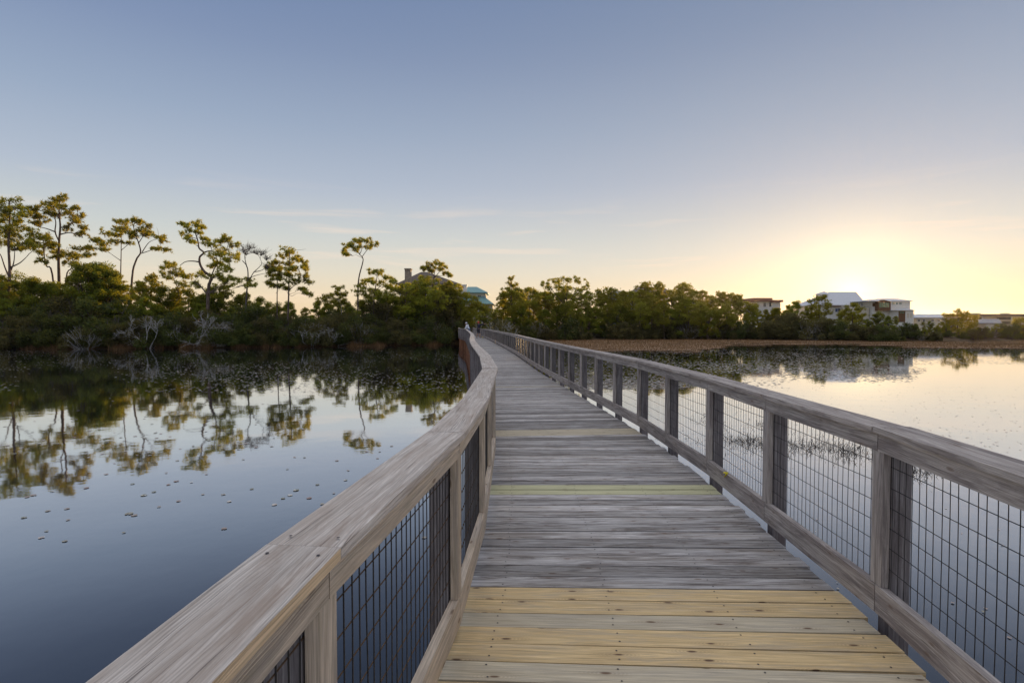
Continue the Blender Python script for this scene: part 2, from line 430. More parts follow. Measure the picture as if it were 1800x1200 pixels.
# ------------------------------------------------------------------ boardwalk
RP = [(.6, -6), (1.2, -3), (1.46, -1), (1.54, 0), (1.60, .8), (1.67, 1.5), (1.77, 2.2), (1.835, 3.0), (1.875, 4.4), (1.87, 5.8), (1.82, 7.4), (1.60, 9.8), (1.42, 11.6),
      (1.16, 14.2), (.82, 18), (.46, 23), (.1, 28), (-.6, 36), (-1.35, 44), (-2.3, 54), (-3.15, 62), (-4.3, 69), (-5.4, 78), (-6.1, 86), (-6.8, 94)]
def catmull(P, n=14):
    out = []
    Q = [P[0]] + P + [P[-1]]
    for i in range(1, len(Q) - 2):
        p0, p1, p2, p3 = map(np.array, (Q[i - 1], Q[i], Q[i + 1], Q[i + 2]))
        for k in range(n):
            u = k / n
            out.append(.5 * ((2 * p1) + (-p0 + p2) * u + (2 * p0 - 5 * p1 + 4 * p2 - p3) * u * u + (-p0 + 3 * p1 - 3 * p2 + p3) * u ** 3))
    out.append(np.array(P[-1], float))
    return np.array(out)
rc = catmull(RP)
tg = np.gradient(rc, axis=0); tg /= np.linalg.norm(tg, axis=1)[:, None]
HW = 1.025
cc = rc + np.stack([-tg[:, 1], tg[:, 0]], 1) * HW
for _ in range(3): cc[1:-1] = (cc[:-2] + 2 * cc[1:-1] + cc[2:]) / 4
seg = np.linalg.norm(np.diff(cc, axis=0), axis=1)
sarr = np.concatenate([[0], np.cumsum(seg)])
s_at_y = lambda y: float(np.interp(y, cc[:, 1], sarr))
S0 = s_at_y(2.66)
SMAX = sarr[-1] - .5
def C2(s): return np.array([np.interp(s, sarr, cc[:, 0]), np.interp(s, sarr, cc[:, 1])])
def T2(s):
    a, b = C2(s - .5), C2(s + .5); d = b - a
    return d / np.linalg.norm(d)
def PS(s, t, z):
    c = C2(s); d = T2(s)
    return Vector((c[0] + d[1] * t, c[1] - d[0] * t, z))
DZ = 1.5   # deck level
bw = empty('boardwalk', (C2(S0)[0], C2(S0)[1], 0), 'long grey weathered timber boardwalk with two railings, curving across the pond to the trees', 'boardwalk')

deck = MB()
pitch = .1445
k0 = int((-2.2 - 3.096) / pitch)
s_ref = s_at_y(3.096)           # far edge of the block of new boards
newp = []
k = -38
ns = s_ref + k * pitch
while s_ref + k * pitch < SMAX:
    sm = s_ref + (k + .5) * pitch
    c = C2(sm); d = T2(sm)
    yy = c[1]
    if yy < 7: d = np.array([d[0] * .42, 1.0]); d /= np.linalg.norm(d)
    n = np.array([d[1], -d[0]])
    jit = random.uniform(-.002, .002); hw = pitch / 2 - random.uniform(.0035, .0075)
    zt = DZ + random.uniform(-.0025, .002); th = .028
    tl = -1.085 + random.uniform(-.02, .01); tr = 1.018 + random.uniform(-.025, .012)
    tilt = random.uniform(-.0012, .0012)
    def cor(t_, o_, z_): return (c[0] + n[0] * t_ + d[0] * (o_ + jit), c[1] + n[1] * t_ + d[1] * (o_ + jit), z_)
    corners = [cor(tl, -hw, zt - th), cor(tl, hw, zt - th), cor(tl, hw, zt + tilt), cor(tl, -hw, zt - tilt),
               cor(tr, -hw, zt - th), cor(tr, hw, zt - th), cor(tr, hw, zt + tilt), cor(tr, -hw, zt - tilt)]
    mat = None
    if k < 0 and k >= -11:
        mat = {-3: NEWGREY, -6: NEWGREY, -9: NEWGREY}.get(k, NEW)
    elif 4.88 < yy < 5.18: mat = PALE
    elif 7.42 < yy < 7.85: mat = NEWGREY
    elif 13.2 < yy < 13.35 or 35.3 < yy < 35.6: mat = NEWGREY
    nails = []
    if yy < 9:
        for tt in (-.86, -.28, .33, .9):
            for oo in (-.035, .038):
                q = (tt + random.uniform(-.012, .012), oo + random.uniform(-.008, .008))
                nails.append(q)
    tgt = deck if mat is None else MB()
    tgt.hexa(corners)
    for (a_, b_) in nails:
        b0 = len(tgt.v)
        for j in range(6):
            th_ = j * math.pi / 3
            tgt.v.append(cor(a_ + .0052 * math.cos(th_), b_ + .0052 * math.sin(th_), zt + .0016))
        tgt.face(tuple(range(b0, b0 + 6)), [(0, 0)] * 6, .5, 1)
    if mat is not None: newp.append((tgt, mat))
    k += 1
deck.build('deck', [DECK, NAIL], bw)
for q, mat in newp:
    q.build('deck_board', [mat, NAIL], bw, label={NEW.name: 'new yellow pine board with knots', NEWGREY.name: 'newer board gone half grey', PALE.name: 'new pale greenish yellow board'}[mat.name])

# stringers below, pilings
for tt in (-1.0, 1.0):
    b = MB(); s = s_at_y(-2)
    while s < SMAX - 1.3:
        a0, a1 = PS(s, tt, 0), PS(s + 1.22, tt, 0)
        nn = (a1 - a0).normalized().cross(Vector((0, 0, 1))) * .035
        e = [(p, q) for p in (a0, a1) for q in (0,)]
        cs = []
        for p in (a0, a1):
            cs += [p - nn + Vector((0, 0, 1.20)), p + nn + Vector((0, 0, 1.20)), p + nn + Vector((0, 0, 1.463)), p - nn + Vector((0, 0, 1.463))]
        b.hexa(cs); s += 1.225
    b.build('beam', BROWN, bw)
post_s = [S0 + i * 1.22 for i in range(-3, int((SMAX - S0) / 1.22))]
for i, s in enumerate(post_s):
    if i % 2: continue
    for tt in (-.93, .93):
        b = MB(); p = PS(s, tt, -1.5)
        b.tube([p, Vector((p.x, p.y, 1.195))], .105, 10)
        b.build('piling', BROWN, bw)
    b = MB(); p0, p1 = PS(s, -1.13, 0), PS(s, 1.13, 0)
    dd = Vector((T2(s)[0], T2(s)[1], 0)) * .04
    cs = []
    for p in (p0, p1):
        cs += [p - dd + Vector((0, 0, 1.0)), p + dd + Vector((0, 0, 1.0)), p + dd + Vector((0, 0, 1.193)), p - dd + Vector((0, 0, 1.193))]
    b.hexa(cs); b.build('cross_beam', BROWN, bw)

def railing(side, seed, ypost, step):
    random.seed(seed)
    rl = bpy.data.objects.new('railing', None); COL.objects.link(rl); rl.parent = bw
    rl.location = (0, 0, 0); rl.empty_display_size = .2
    rl['label'] = 'left railing with inner boards tinted tan for the warm sky glow' if side < 0 else 'right railing in grey wood, its shade put into the colour'
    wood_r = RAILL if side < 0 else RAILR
    s0_ = s_at_y(ypost); post_s = [s0_ + i * step for i in range(-3, int((SMAX - s0_) / step))]
    if side < 0: post_s = [q - .075 if i < 3 else q for i, q in enumerate(post_s)]
    ia = 0 if side < 0 else 1
    # polygon vertices at every second post
    V = {}
    for i, s in enumerate(post_s):
        V[i] = PS(s, side * HW, 0)
    n = len(post_s)
    for i in range(n):                       # odd ones sit on the straight board between neighbours
        if (i + ia) % 2 and 0 < i < n - 1 and not (side < 0 and V[i].y < 5):
            V[i] = (V[i - 1] + V[i + 1]) / 2
    z0 = DZ
    top = MB(); caps = []; bot = MB(); edge = MB()
    def outv(i):
        a = V[max(i - 1, 0)]; b = V[min(i + 1, n - 1)]
        t = (b - a).normalized()
        o = Vector((t.y, -t.x, 0)) * side
        # mitre length
        t1 = (V[i] - V[max(i - 1, 0)]); t1 = t1.normalized() if t1.length > 1e-6 else t
        return o / max(.8, abs(t1.dot(t)))
    def board(mb, i, j, in_, out_, za, zb, gap=.0028, r=None, u=None):
        a, b = V[i], V[j]; t = (b - a).normalized() * gap
        oa, ob = outv(i), outv(j)
        cs = []
        for p, o, g_ in ((a, oa, t), (b, ob, -t)):
            p = p + g_
            cs += [p + o * in_ + Vector((0, 0, za)), p + o * out_ + Vector((0, 0, za)), p + o * out_ + Vector((0, 0, zb)), p + o * in_ + Vector((0, 0, zb))]
        if side > 0: cs = [cs[q] for q in (3, 2, 1, 0, 7, 6, 5, 4)]
        mb.hexa(cs, r=r, uoff=u)
    for i in range(n - 1):
        st = 1 - ia
        if (i + ia) % 2 == 0 and i + 2 < n:
            r = random.random(); jz = random.uniform(-.003, .003)
            ovh = random.uniform(-.004, .004)
            cap = MB(); caps.append(cap)
            nearfresh = side < 0 and V[i].y < .8 and V[i + 2].y > .9
            for j in (i, i + 1):
                u = (j - i) * 1.22 + r * 40
                board(cap, j, j + 1, -.028 + ovh, .150 + ovh, z0 + .965 + jz, z0 + .993 + jz, gap=(.0028 if V[i].y > 4 else .0065) if j == i else 0, r=r, u=u)
                if nearfresh:
                    board(edge, j, j + 1, -.0285 + ovh, -.0262 + ovh, z0 + .966 + jz, z0 + .992 + jz, gap=.002, r=.5)
            r = random.random()
            for j in (i, i + 1):
                u = (j - i) * 1.22 + r * 40
                board(top, j, j + 1, -.001, .038, z0 + .872, z0 + .961, r=r, u=u)
                board(bot, j, j + 1, -.001, .038, z0 + .062, z0 + .202, r=r, u=u)
    # screws on the cap
    for i in range(n - 1):
        if V[i].y < 14 and i // 2 < len(caps):
            for du in (-.05, .05):
                for o_ in (.0, .118):
                    t = (V[i + 1] - V[i]).normalized(); o = outv(i)
                    p = V[i] + t * du + o * o_ + Vector((0, 0, z0 + .9955))
                    cap = caps[max(0, (i - (1 if du < 0 else 0) - ia) // 2)]
                    b0 = len(cap.v)
                    for j in range(6): cap.v.append((p.x + .0045 * math.cos(j * 1.047), p.y + .0045 * math.sin(j * 1.047), p.z))
                    cap.face(tuple(range(b0, b0 + 6)), [(0, 0)] * 6, .5, 1)
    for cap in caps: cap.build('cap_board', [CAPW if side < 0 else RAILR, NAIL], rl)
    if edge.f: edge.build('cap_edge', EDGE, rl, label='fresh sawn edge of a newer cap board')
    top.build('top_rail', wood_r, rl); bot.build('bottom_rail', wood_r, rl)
    # posts: inner batten between the rails, mesh, outer post running down to the frame
    for i in range(n):
        t = (V[min(i + 1, n - 1)] - V[max(i - 1, 0)]).normalized()
        o = Vector((t.y, -t.x, 0)) * side
        p = V[i]
        def bx(mb, w, in_, out_, za, zb):
            cs = []
            for zz in (za, zb):
                for (q, e) in ((in_, -w), (out_, -w), (out_, w), (in_, w)):
                    cs.append(p + o * q + t * e + Vector((0, 0, zz)))
            if side < 0: cs = [cs[q] for q in (3, 2, 1, 0, 7, 6, 5, 4)]
            mb.hexa(cs)
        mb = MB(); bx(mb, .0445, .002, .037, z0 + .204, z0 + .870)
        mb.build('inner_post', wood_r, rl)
        mb = MB(); bx(mb, .0445, .044, .138, z0 - .34, z0 + .962)
        mb.build('outer_post', POSTW, rl)
    # welded wire panels between inner and outer posts
    for i in range(n - 1):
        a, b = V[i], V[i + 1]
        if a.y > 60: continue
        t = (b - a); L = t.length; t.normalize(); o = Vector((t.y, -t.x, 0)) * side * .041
        mb = MB(); r_ = (.0019 if side > 0 else .0023) if a.y < 12 else .0021; bow = random.uniform(-.004, .011)
        nv = int(L / .0508)
        for q in range(nv + 1):
            e = .01 + (L - .02) * q / nv
            near = a.y < 12
            pts = []
            kz = [z0 + .08, z0 + .27, z0 + .5, z0 + .72, z0 + .93] if near else [z0 + .08, z0 + .93]
            dev = random.gauss(0, .0012)
            for zz in kz:
                if near and random.random() < .05: dev += random.gauss(0, .004)
                else: dev += random.gauss(0, .0009)
                pts.append(a + t * (e + dev) + o * (1 + bow * 24 * math.sin(math.pi * q / nv) * math.sin(3.14 * (zz - z0))) + Vector((0, 0, zz)))
            mb.tube(pts, r_, 4)
        for zz in np.arange(.09, .93, .1016):
            pts = [a + t * (L * u) + o * (1.07 + bow * 24 * math.sin(math.pi * u) * math.sin(3.14 * zz)) + Vector((0, 0, z0 + zz - .004 * math.sin(math.pi * u) + random.gauss(0, .0012))) for u in np.linspace(0, 1, 7 if a.y < 12 else 2)]
            mb.tube(pts, r_, 4, mi=1)
        mb.build('wire_mesh', [WIRE, WIREL if side < 0 else WIRE], rl)
    return V
VL = railing(-1, 3, 2.50, 1.29)
VR = railing(1, 5, 2.80, 1.235)
random.seed(11)
mb = MB(); p = PX(872, 606, 43.5)
mb.box(p.x - .09, p.x + .09, p.y - .1, p.y + .1, DZ + .004, DZ + .26, axis='z')
mb.build('corner_block', EDGE, bw, label='pale new wood block at the foot of the right railing')

def scrap(p, sz, label):
    mb = MB()
    P0 = Vector(p)
    for k_, (dx, dz, ln) in enumerate(((-.35, -.9, 1.0), (.15, -.55, .7), (-.9, .15, .6))):
        a_ = P0; b_ = P0 + Vector((dx * .5, -.1, dz * .45)) * sz * ln; c_ = P0 + Vector((dx, .15, dz)) * sz * ln
        wv_ = Vector((.28, .12, .1)) * sz
        for p1, p2 in ((a_, b_), (b_, c_)):
            th_ = Vector((0, -.002, 0))
            mb.hexa([p1 - wv_, p1 + wv_, p1 + wv_ + th_, p1 - wv_ + th_, p2 - wv_ * .8, p2 + wv_ * .8, p2 + wv_ * .8 + th_, p2 - wv_ * .8 + th_])
    o = mb.build('tape_scrap', YELL, None, origin=p)
    tag(o, label, 'tape')
scrap(PX(1281, 822, 4.9).lerp(Vector((1.862, 4.75, DZ + .215)), 1.0), .045, 'bright yellow scrap of tape caught on the bottom rail of the right railing')
scrap((PX(849, 591, 60.5).x, 60.5, DZ + .12), .12, 'tiny yellow scrap of tape by the feet of the person in the red cap')

# ------------------------------------------------------------------ foliage tools
def blades(cen, direc, L, Wd):
    """thin triangles from cen along direc"""
    n = len(cen)
    rv = rng.normal(size=(n, 3))
    side = np.cross(direc, rv); side /= np.linalg.norm(side, axis=1)[:, None] + 1e-9
    L = np.asarray(L).reshape(-1, 1); Wd = np.asarray(Wd).reshape(-1, 1)
    a = cen - side * Wd / 2; b = cen + side * Wd / 2; c = cen + direc * L
    v = np.stack([a, b, c], 1).reshape(-1, 3)
    return v
def unit(n, up=0.0):
    d = rng.normal(size=(n, 3)); d[:, 2] += up
    return d / (np.linalg.norm(d, axis=1)[:, None] + 1e-9)
def pine_clump(c, r, dens=1.0, bl=.34, bw_=.07):
    c = np.asarray(c, float); r = np.asarray(r, float)
    vol = r[0] * r[1] * r[2]
    nt_ = max(6, int(dens * 34 * (vol ** .62) + 5))
    tc_ = c + rng.normal(size=(nt_, 3)) * np.array([.52, .52, .50]) * r
    K = 15
    cen = np.repeat(tc_, K, 0)
    dr = unit(len(cen), .55)
    return blades(cen, dr, rng.uniform(.6, 1.15, len(cen)) * bl, rng.uniform(.7, 1.3, len(cen)) * bw_)
def leaf_clump(c, r, n, sz, up=.2, shell=.35):
    c = np.asarray(c, float); r = np.asarray(r, float)
    d = unit(n); rad = rng.random((n, 1)) ** shell
    p = c + d * rad * r + rng.normal(size=(n, 3)) * r * .06
    dr = unit(n, up)
    return blades(p, dr, rng.uniform(.6, 1.5, n) * sz, rng.uniform(.5, 1.2, n) * sz * .6)
def leaf_object(name, vs, mat, parent):
    v = np.concatenate(vs) - np.array(parent_world(parent))
    f = np.arange(len(v), dtype=np.int32).reshape(-1, 3)
    me = npmesh(name, v, f)
    at = me.attributes.new('rnd', 'FLOAT', 'FACE')
    at.data.foreach_set('value', rng.random(len(me.polygons)).astype(np.float32))
    return link(name, me, mat, parent)
def wiggle(a, b, n, amp):
    a, b = Vector(a), Vector(b); L = (b - a).length
    out = [a]
    for i in range(1, n):
        u = i / n
        out.append(a.lerp(b, u) + Vector([random.gauss(0, amp * L) for _ in range(3)]) * math.sin(u * 3.14))
    out.append(b); return out

# ------------------------------------------------------------------ hand placed trees of the left bank and tall ones on the right
def px_tree(name, label, D, trunks, clumps, rad=.22, dens=1.0, mat=PINE, bl=.34, cat='tree', bare=0, barkm=BARK, group=None):
    """trunks: lists of photo points (base first) ; clumps: x, y, rx, ry in photo pixels at distance D"""
    D = D + (5 if D < 84 else 2.5); rad *= .8
    b = trunks[0][0]
    base = PX(b[0], b[1], D); gz = float(ground_z(base.x, D))
    root = empty(name, (base.x, D, gz), label, cat, group)
    tm = MB(); allp = []
    for ti, tr in enumerate(trunks):
        pts = [PX(x, y, D + .25 * math.sin(i * 1.7 + ti) * (1 if ti else .5)) for i, (x, y) in enumerate(tr)]
        if ti == 0:
            pts[0] = Vector((base.x, D, gz - .3)) if pts[0].z > gz else pts[0]
            if pts[1].z < gz: pts[1] = Vector((pts[1].x, pts[1].y, gz + .3))
        dense = catmull([tuple(p) for p in pts], 4)
        r0 = rad if ti == 0 else rad * .45
        r1 = rad * .30 if ti == 0 else rad * .14
        n = len(dense)
        rr = [r0 + (r1 - r0) * (i / (n - 1)) ** .8 for i in range(n)]
        tm.tube([Vector(q) for q in dense], rr, 7)
        allp += [Vector(q) for q in dense[int(n * (.45 if ti == 0 else .2)):]]
    vs = []
    k = D / 970.0
    for (x, y, rx, ry) in clumps:
        dy = random.uniform(-1, 1) * 1.6
        c = PX(x, y, D + dy)
        rxm, rzm = rx * k, ry * k
        if not bare:
            for _s in range(6):
                o_ = Vector((random.uniform(-1, 1) * rxm, random.uniform(-.8, .8) * rxm, random.uniform(-.9, .8) * rzm))
                kq = random.uniform(.25, .6)
                vs.append(pine_clump(c + o_, (rxm * kq, max(rxm * kq, .3), max(rzm * kq * 1.15, .22)), dens * .8, bl * 1.2))
        # bough to the clump
        lower = [q for q in allp if q.z < c.z + .3] or allp
        q = min(lower, key=lambda q_: (q_ - c).length + max(0, q_.z - c.z + .6) * 1.2)
        tm.tube(wiggle(q, c, 4, .07), [rad * .20, rad * .17, rad * .13, rad * .10, .02], 5)
        for _ in range(5 + bare * 12):
            e = c + Vector((random.gauss(0, rxm * .6), random.gauss(0, rxm * .5), abs(random.gauss(.1, rzm * .6))))
            s_ = q.lerp(c, random.uniform(.55, 1))
            w_ = wiggle(s_, e, 3, .08)
            tm.tube(w_, [.035, .026, .02, .012], 3)
            if bare:
                for __ in range(3):
                    tm.tube([w_[2], w_[2] + Vector((random.gauss(0, .35), random.gauss(0, .3), abs(random.gauss(.35, .2))))], [.016, .009], 3)
    tm.build('trunk', barkm, root)
    if vs: leaf_object('crown', vs, mat, root)
    return root
PT = 'pine_tree'
px_tree(PT, 'tall pine at the left edge of the photo, dark crown in two tiers', 68,
        [[(9, 600), (12, 540), (17, 480), (15, 430), (17, 390), (16, 354)], [(17, 490), (8, 468), (1, 448), (-8, 440)], [(17, 480), (24, 462), (26, 440)], [(18, 470), (35, 462), (48, 450)]],
        [(16, 356, 18, 7), (34, 368, 14, 7), (-2, 362, 14, 10), (44, 378, 9, 6), (4, 382, 14, 8), (30, 384, 12, 6), (10, 404, 26, 9), (34, 410, 22, 10), (-6, 412, 20, 11),
         (50, 422, 14, 9), (18, 424, 24, 9), (62, 432, 9, 6), (30, 436, 14, 6), (-20, 385, 18, 10), (-18, 430, 16, 8), (8, 372, 12, 7), (22, 395, 14, 7)], rad=.30, dens=1.35)
px_tree(PT, 'tallest pine near the left edge, trunk forking in two under a broad sunlit crown', 72,
        [[(104, 560), (104, 500), (103, 460), (104, 425), (106, 398), (104, 375), (105, 352)], [(104, 424), (97, 408), (98, 390), (92, 372), (86, 362)], [(106, 400), (117, 398), (128, 390), (135, 385)],
         [(98, 408), (82, 402), (65, 398)], [(106, 412), (125, 409), (145, 418)], [(105, 385), (98, 375), (92, 378)]],
        [(100, 351, 13, 5), (111, 349, 8, 7), (86, 357, 11, 5), (72, 364, 10, 6), (60, 376, 9, 6), (95, 364, 14, 5), (114, 366, 11, 7), (126, 377, 9, 6), (136, 366, 7, 4), (141, 379, 7, 5),
         (130, 391, 13, 6), (147, 400, 8, 4), (144, 411, 10, 4), (60, 394, 7, 4), (78, 391, 9, 6), (84, 376, 8, 4), (57, 366, 6, 4), (120, 402, 6, 4), (106, 378, 7, 4), (70, 380, 7, 5)], rad=.29, dens=.95)
px_tree(PT, 'small crooked pine just left of the tallest pine, leaning left', 71,
        [[(102, 520), (92, 482), (82, 468), (78, 452), (77, 432), (75, 416)], [(80, 465), (68, 450), (64, 440)]],
        [(72, 415, 12, 5), (85, 423, 12, 7), (66, 440, 10, 8), (88, 434, 9, 6), (56, 426, 9, 8), (74, 460, 8, 5), (95, 428, 5, 6)], rad=.17, dens=1.15)
px_tree(PT, 'small crooked pine just right of the tallest pine, with flat green crown', 73,
        [[(108, 530), (116, 490), (125, 472), (128, 458), (124, 446)], [(128, 458), (140, 452)]],
        [(106, 443, 14, 6), (119, 446, 12, 6), (143, 439, 12, 6), (98, 450, 9, 5), (155, 447, 8, 4), (122, 460, 12, 6), (136, 452, 8, 4)], rad=.15, dens=1.2)
px_tree(PT, 'thin straight pine with sparse pale crown, left of the pine whose limb reaches right', 74,
        [[(210, 545), (212, 490), (213, 440), (213, 402)], [(212, 458), (195, 446), (178, 432)], [(213, 440), (225, 430), (234, 424)]],
        [(190, 408, 9, 6), (204, 414, 10, 4), (198, 424, 10, 4), (213, 404, 9, 6), (166, 425, 7, 5), (186, 432, 8, 4), (180, 440, 8, 3), (226, 426, 8, 3), (176, 424, 6, 4), (160, 436, 5, 3)], rad=.14, dens=.65)
px_tree(PT, 'leaning pine with umbrella crown and one long bare limb reaching right', 73,
        [[(227, 545), (232, 490), (239, 458), (247, 444), (244, 428), (238, 412), (234, 396)], [(246, 446), (262, 441), (278, 434), (292, 438)], [(250, 443), (262, 426), (276, 420)], [(243, 428), (252, 414), (256, 402)],
         [(240, 420), (226, 410), (216, 396)]],
        [(216, 391, 12, 5), (231, 389, 13, 5), (246, 392, 12, 5), (259, 399, 9, 5), (222, 403, 12, 5), (240, 407, 11, 4), (228, 415, 10, 4), (279, 415, 8, 5), (287, 423, 8, 4), (292, 439, 11, 3),
         (262, 410, 7, 4), (208, 402, 8, 5), (254, 412, 6, 4), (272, 438, 5, 2)], rad=.20, dens=.95)
px_tree(PT, 'twisted S-shaped pine with a long limb stretching left and a heavy golden right side', 70,
        [[(364, 560), (366, 510), (372, 488), (360, 478), (352, 465), (351, 452), (358, 444), (350, 436), (348, 424), (343, 408)], [(352, 461), (340, 459), (326, 460), (316, 467)],
         [(358, 444), (370, 441), (384, 446), (398, 440)], [(370, 490), (378, 470), (390, 455)], [(366, 520), (350, 500), (340, 495)], [(372, 488), (384, 480), (400, 478)]],
        [(322, 396, 7, 5), (333, 402, 7, 5), (346, 394, 10, 5), (355, 400, 5, 4), (325, 414, 9, 6), (335, 424, 7, 4), (352, 408, 8, 5), (360, 421, 6, 3), (368, 429, 11, 5), (385, 423, 11, 5),
         (400, 419, 9, 4), (412, 432, 8, 7), (396, 440, 14, 7), (379, 449, 14, 6), (406, 453, 13, 8), (417, 448, 6, 8), (374, 465, 11, 5), (398, 474, 14, 7), (376, 489, 13, 7), (409, 489, 12, 6),
         (428, 492, 11, 6), (386, 462, 8, 5), (350, 482, 9, 6), (345, 500, 10, 6), (395, 500, 14, 6), (440, 500, 8, 4)], rad=.30, dens=1.1)
px_tree(PT, 'low pine with golden rounded crown on the end of the long limb', 72,
        [[(322, 545), (314, 515), (306, 492), (300, 475)], [(306, 490), (316, 480)]],
        [(300, 463, 11, 7), (290, 468, 9, 6), (318, 482, 11, 6), (306, 478, 11, 5), (330, 486, 9, 5), (292, 484, 8, 5), (322, 500, 10, 5)], rad=.14, dens=1.2)
px_tree('bare_tree', 'leafless tree with twisting limbs and fine fan-shaped twigs between two pines', 70,
        [[(432, 590), (432, 545), (434, 510), (436, 484), (434, 468), (426, 458)], [(434, 500), (445, 480), (455, 470), (460, 462), (454, 448)], [(434, 470), (430, 450), (434, 440)], [(446, 478), (462, 474), (470, 462)], [(435, 490), (450, 484), (468, 480)]],
        [(428, 440, 9, 6), (440, 436, 8, 5), (452, 446, 9, 6), (468, 455, 8, 5), (460, 446, 8, 5), (434, 446, 8, 5), (470, 470, 6, 4)], rad=.19, bare=1, barkm=TWIG)
px_tree(PT, 'upright pine with an even layered crown standing free against the sky', 71,
        [[(504, 575), (507, 530), (508, 490), (509, 442)], [(508, 510), (522, 498), (534, 490)], [(508, 500), (496, 488)]],
        [(508, 441, 12, 5), (496, 449, 10, 6), (520, 453, 11, 6), (532, 460, 7, 4), (538, 470, 7, 5), (482, 463, 9, 6), (500, 463, 13, 5), (478, 476, 9, 4), (524, 473, 13, 5), (505, 483, 12, 4),
         (533, 485, 9, 4), (516, 495, 13, 4), (536, 494, 9, 3), (486, 490, 8, 3), (526, 509, 9, 3), (544, 516, 8, 3), (500, 506, 8, 3), (512, 473, 9, 4), (490, 474, 8, 4)], rad=.19, dens=1.05)
px_tree(PT, 'thin young pine close beside the left of the upright free-standing pine', 71.6,
        [[(487, 575), (487, 530), (488, 490), (489, 470)]],
        [(487, 470, 8, 5), (480, 482, 9, 4), (494, 484, 8, 4), (476, 498, 8, 3), (488, 503, 10, 3), (470, 470, 4, 3)], rad=.12, dens=.8)
px_tree(PT, 'short thin pine with pale slim trunk down to the waterline', 74.5,
        [[(599, 604), (600, 570), (600, 545), (598, 512)]],
        [(597, 507, 8, 4), (590, 516, 8, 4), (604, 518, 7, 4), (576, 522, 12, 4), (566, 529, 9, 4), (610, 530, 9, 4), (586, 530, 10, 5), (596, 526, 9, 4)], rad=.10, dens=.85, barkm=DEADB)
px_tree(PT, 'lone umbrella pine with a bare bent trunk and small flat crown high above the wood', 76,
        [[(629, 560), (629, 520), (631, 488), (637, 464), (638, 454), (632, 447), (628, 442)], [(636, 452), (644, 441), (652, 433)], [(632, 446), (620, 440), (610, 441)], [(632, 447), (636, 438), (634, 428)]],
        [(604, 441, 5, 4), (611, 433, 7, 4), (621, 429, 9, 4), (633, 424, 11, 3.5), (645, 424, 9, 4), (656, 430, 7, 4), (641, 434, 10, 3), (625, 438, 8, 3), (608, 446, 4, 3)], rad=.17, dens=.9)
px_tree(PT, 'wide open-branched pine right of the lone umbrella pine', 77,
        [[(655, 575), (657, 535), (660, 505), (663, 485)], [(659, 515), (648, 502)], [(659, 512), (672, 500), (682, 492)]],
        [(655, 479, 9, 5), (668, 478, 9, 5), (681, 487, 10, 5), (647, 494, 12, 6), (665, 494, 12, 5), (640, 505, 12, 6), (676, 504, 11, 5), (656, 511, 14, 5), (690, 495, 7, 5), (634, 514, 10, 5), (672, 516, 14, 5), (650, 522, 12, 5)], rad=.18, dens=1.0)
px_tree(PT, 'bushy golden-lit pine below the stone chimney', 79,
        [[(712, 585), (712, 545), (714, 515)]],
        [(712, 501, 9, 5), (724, 507, 10, 6), (700, 513, 10, 5), (692, 508, 7, 4), (734, 502, 8, 5), (715, 517, 13, 6), (700, 525, 13, 6), (728, 522, 12, 6), (686, 522, 10, 6)], rad=.17, dens=1.35)
px_tree(PT, 'airy flat-topped pine in front of the grey roof with the stone chimney', 80,
        [[(757, 600), (757, 560), (759, 520), (762, 492), (764, 477)], [(762, 490), (772, 478), (778, 470)], [(763, 484), (752, 474)], [(763, 486), (780, 484)]],
        [(749, 470, 7, 3.5), (760, 463, 9, 4), (772, 464, 7, 4), (780, 471, 6, 3.5), (785, 481, 7, 3), (757, 476, 5, 3), (744, 472, 4, 3), (767, 472, 6, 3), (790, 485, 4, 2)], rad=.19, dens=.9)
px_tree(PT, 'dense bright green pine masking the middle of the grey roof', 79,
        [[(748, 600), (748, 560), (748, 525), (748, 500)]],
        [(746, 491, 13, 6), (758, 498, 14, 7), (736, 498, 11, 6), (766, 510, 14, 7), (742, 513, 15, 8), (752, 528, 20, 8), (732, 536, 20, 8), (768, 540, 16, 8), (740, 552, 22, 8), (726, 520, 12, 7), (776, 524, 12, 7), (714, 545, 16, 7)],
        rad=.2, dens=1.5, mat=PINE)
px_tree(PT, 'rounded pine with golden tips just left of the teal roof', 83,
        [[(788, 600), (788, 560), (789, 525)]],
        [(778, 503, 8, 4), (788, 499, 8, 5), (798, 504, 8, 4), (792, 512, 12, 6), (804, 515, 8, 5), (780, 516, 12, 6), (800, 526, 14, 7), (786, 534, 15, 7), (812, 534, 12, 7), (818, 520, 6, 5)], rad=.17, dens=1.3)
px_tree('leafy_tree', 'dark spreading tree before the wall of the house with the stone chimney', 82, [[(705, 600), (706, 560), (707, 530)]], [(695, 508, 14, 7), (712, 512, 14, 8), (700, 524, 18, 9), (716, 530, 18, 9), (690, 540, 18, 9), (722, 548, 20, 9)], rad=.16, dens=1.6)
px_tree('leafy_tree', 'dark tree between the grey pointed roof and the teal roofs', 86, [[(806, 600), (808, 560), (810, 535)]], [(800, 512, 11, 6), (808, 522, 13, 7), (822, 528, 14, 7), (838, 535, 13, 6), (812, 538, 18, 8), (832, 546, 20, 8), (852, 543, 12, 6)], rad=.15, dens=1.6)
px_tree('leafy_tree', 'feathery tree hiding the tan pointed roof right of the boardwalk end', 108, [[(930, 600), (931, 560), (930, 530)]], [(925, 509, 8, 4), (938, 512, 10, 5), (918, 518, 10, 5), (948, 520, 10, 5), (932, 524, 15, 6), (922, 535, 16, 7), (944, 536, 15, 7)], rad=.14, dens=1.5)
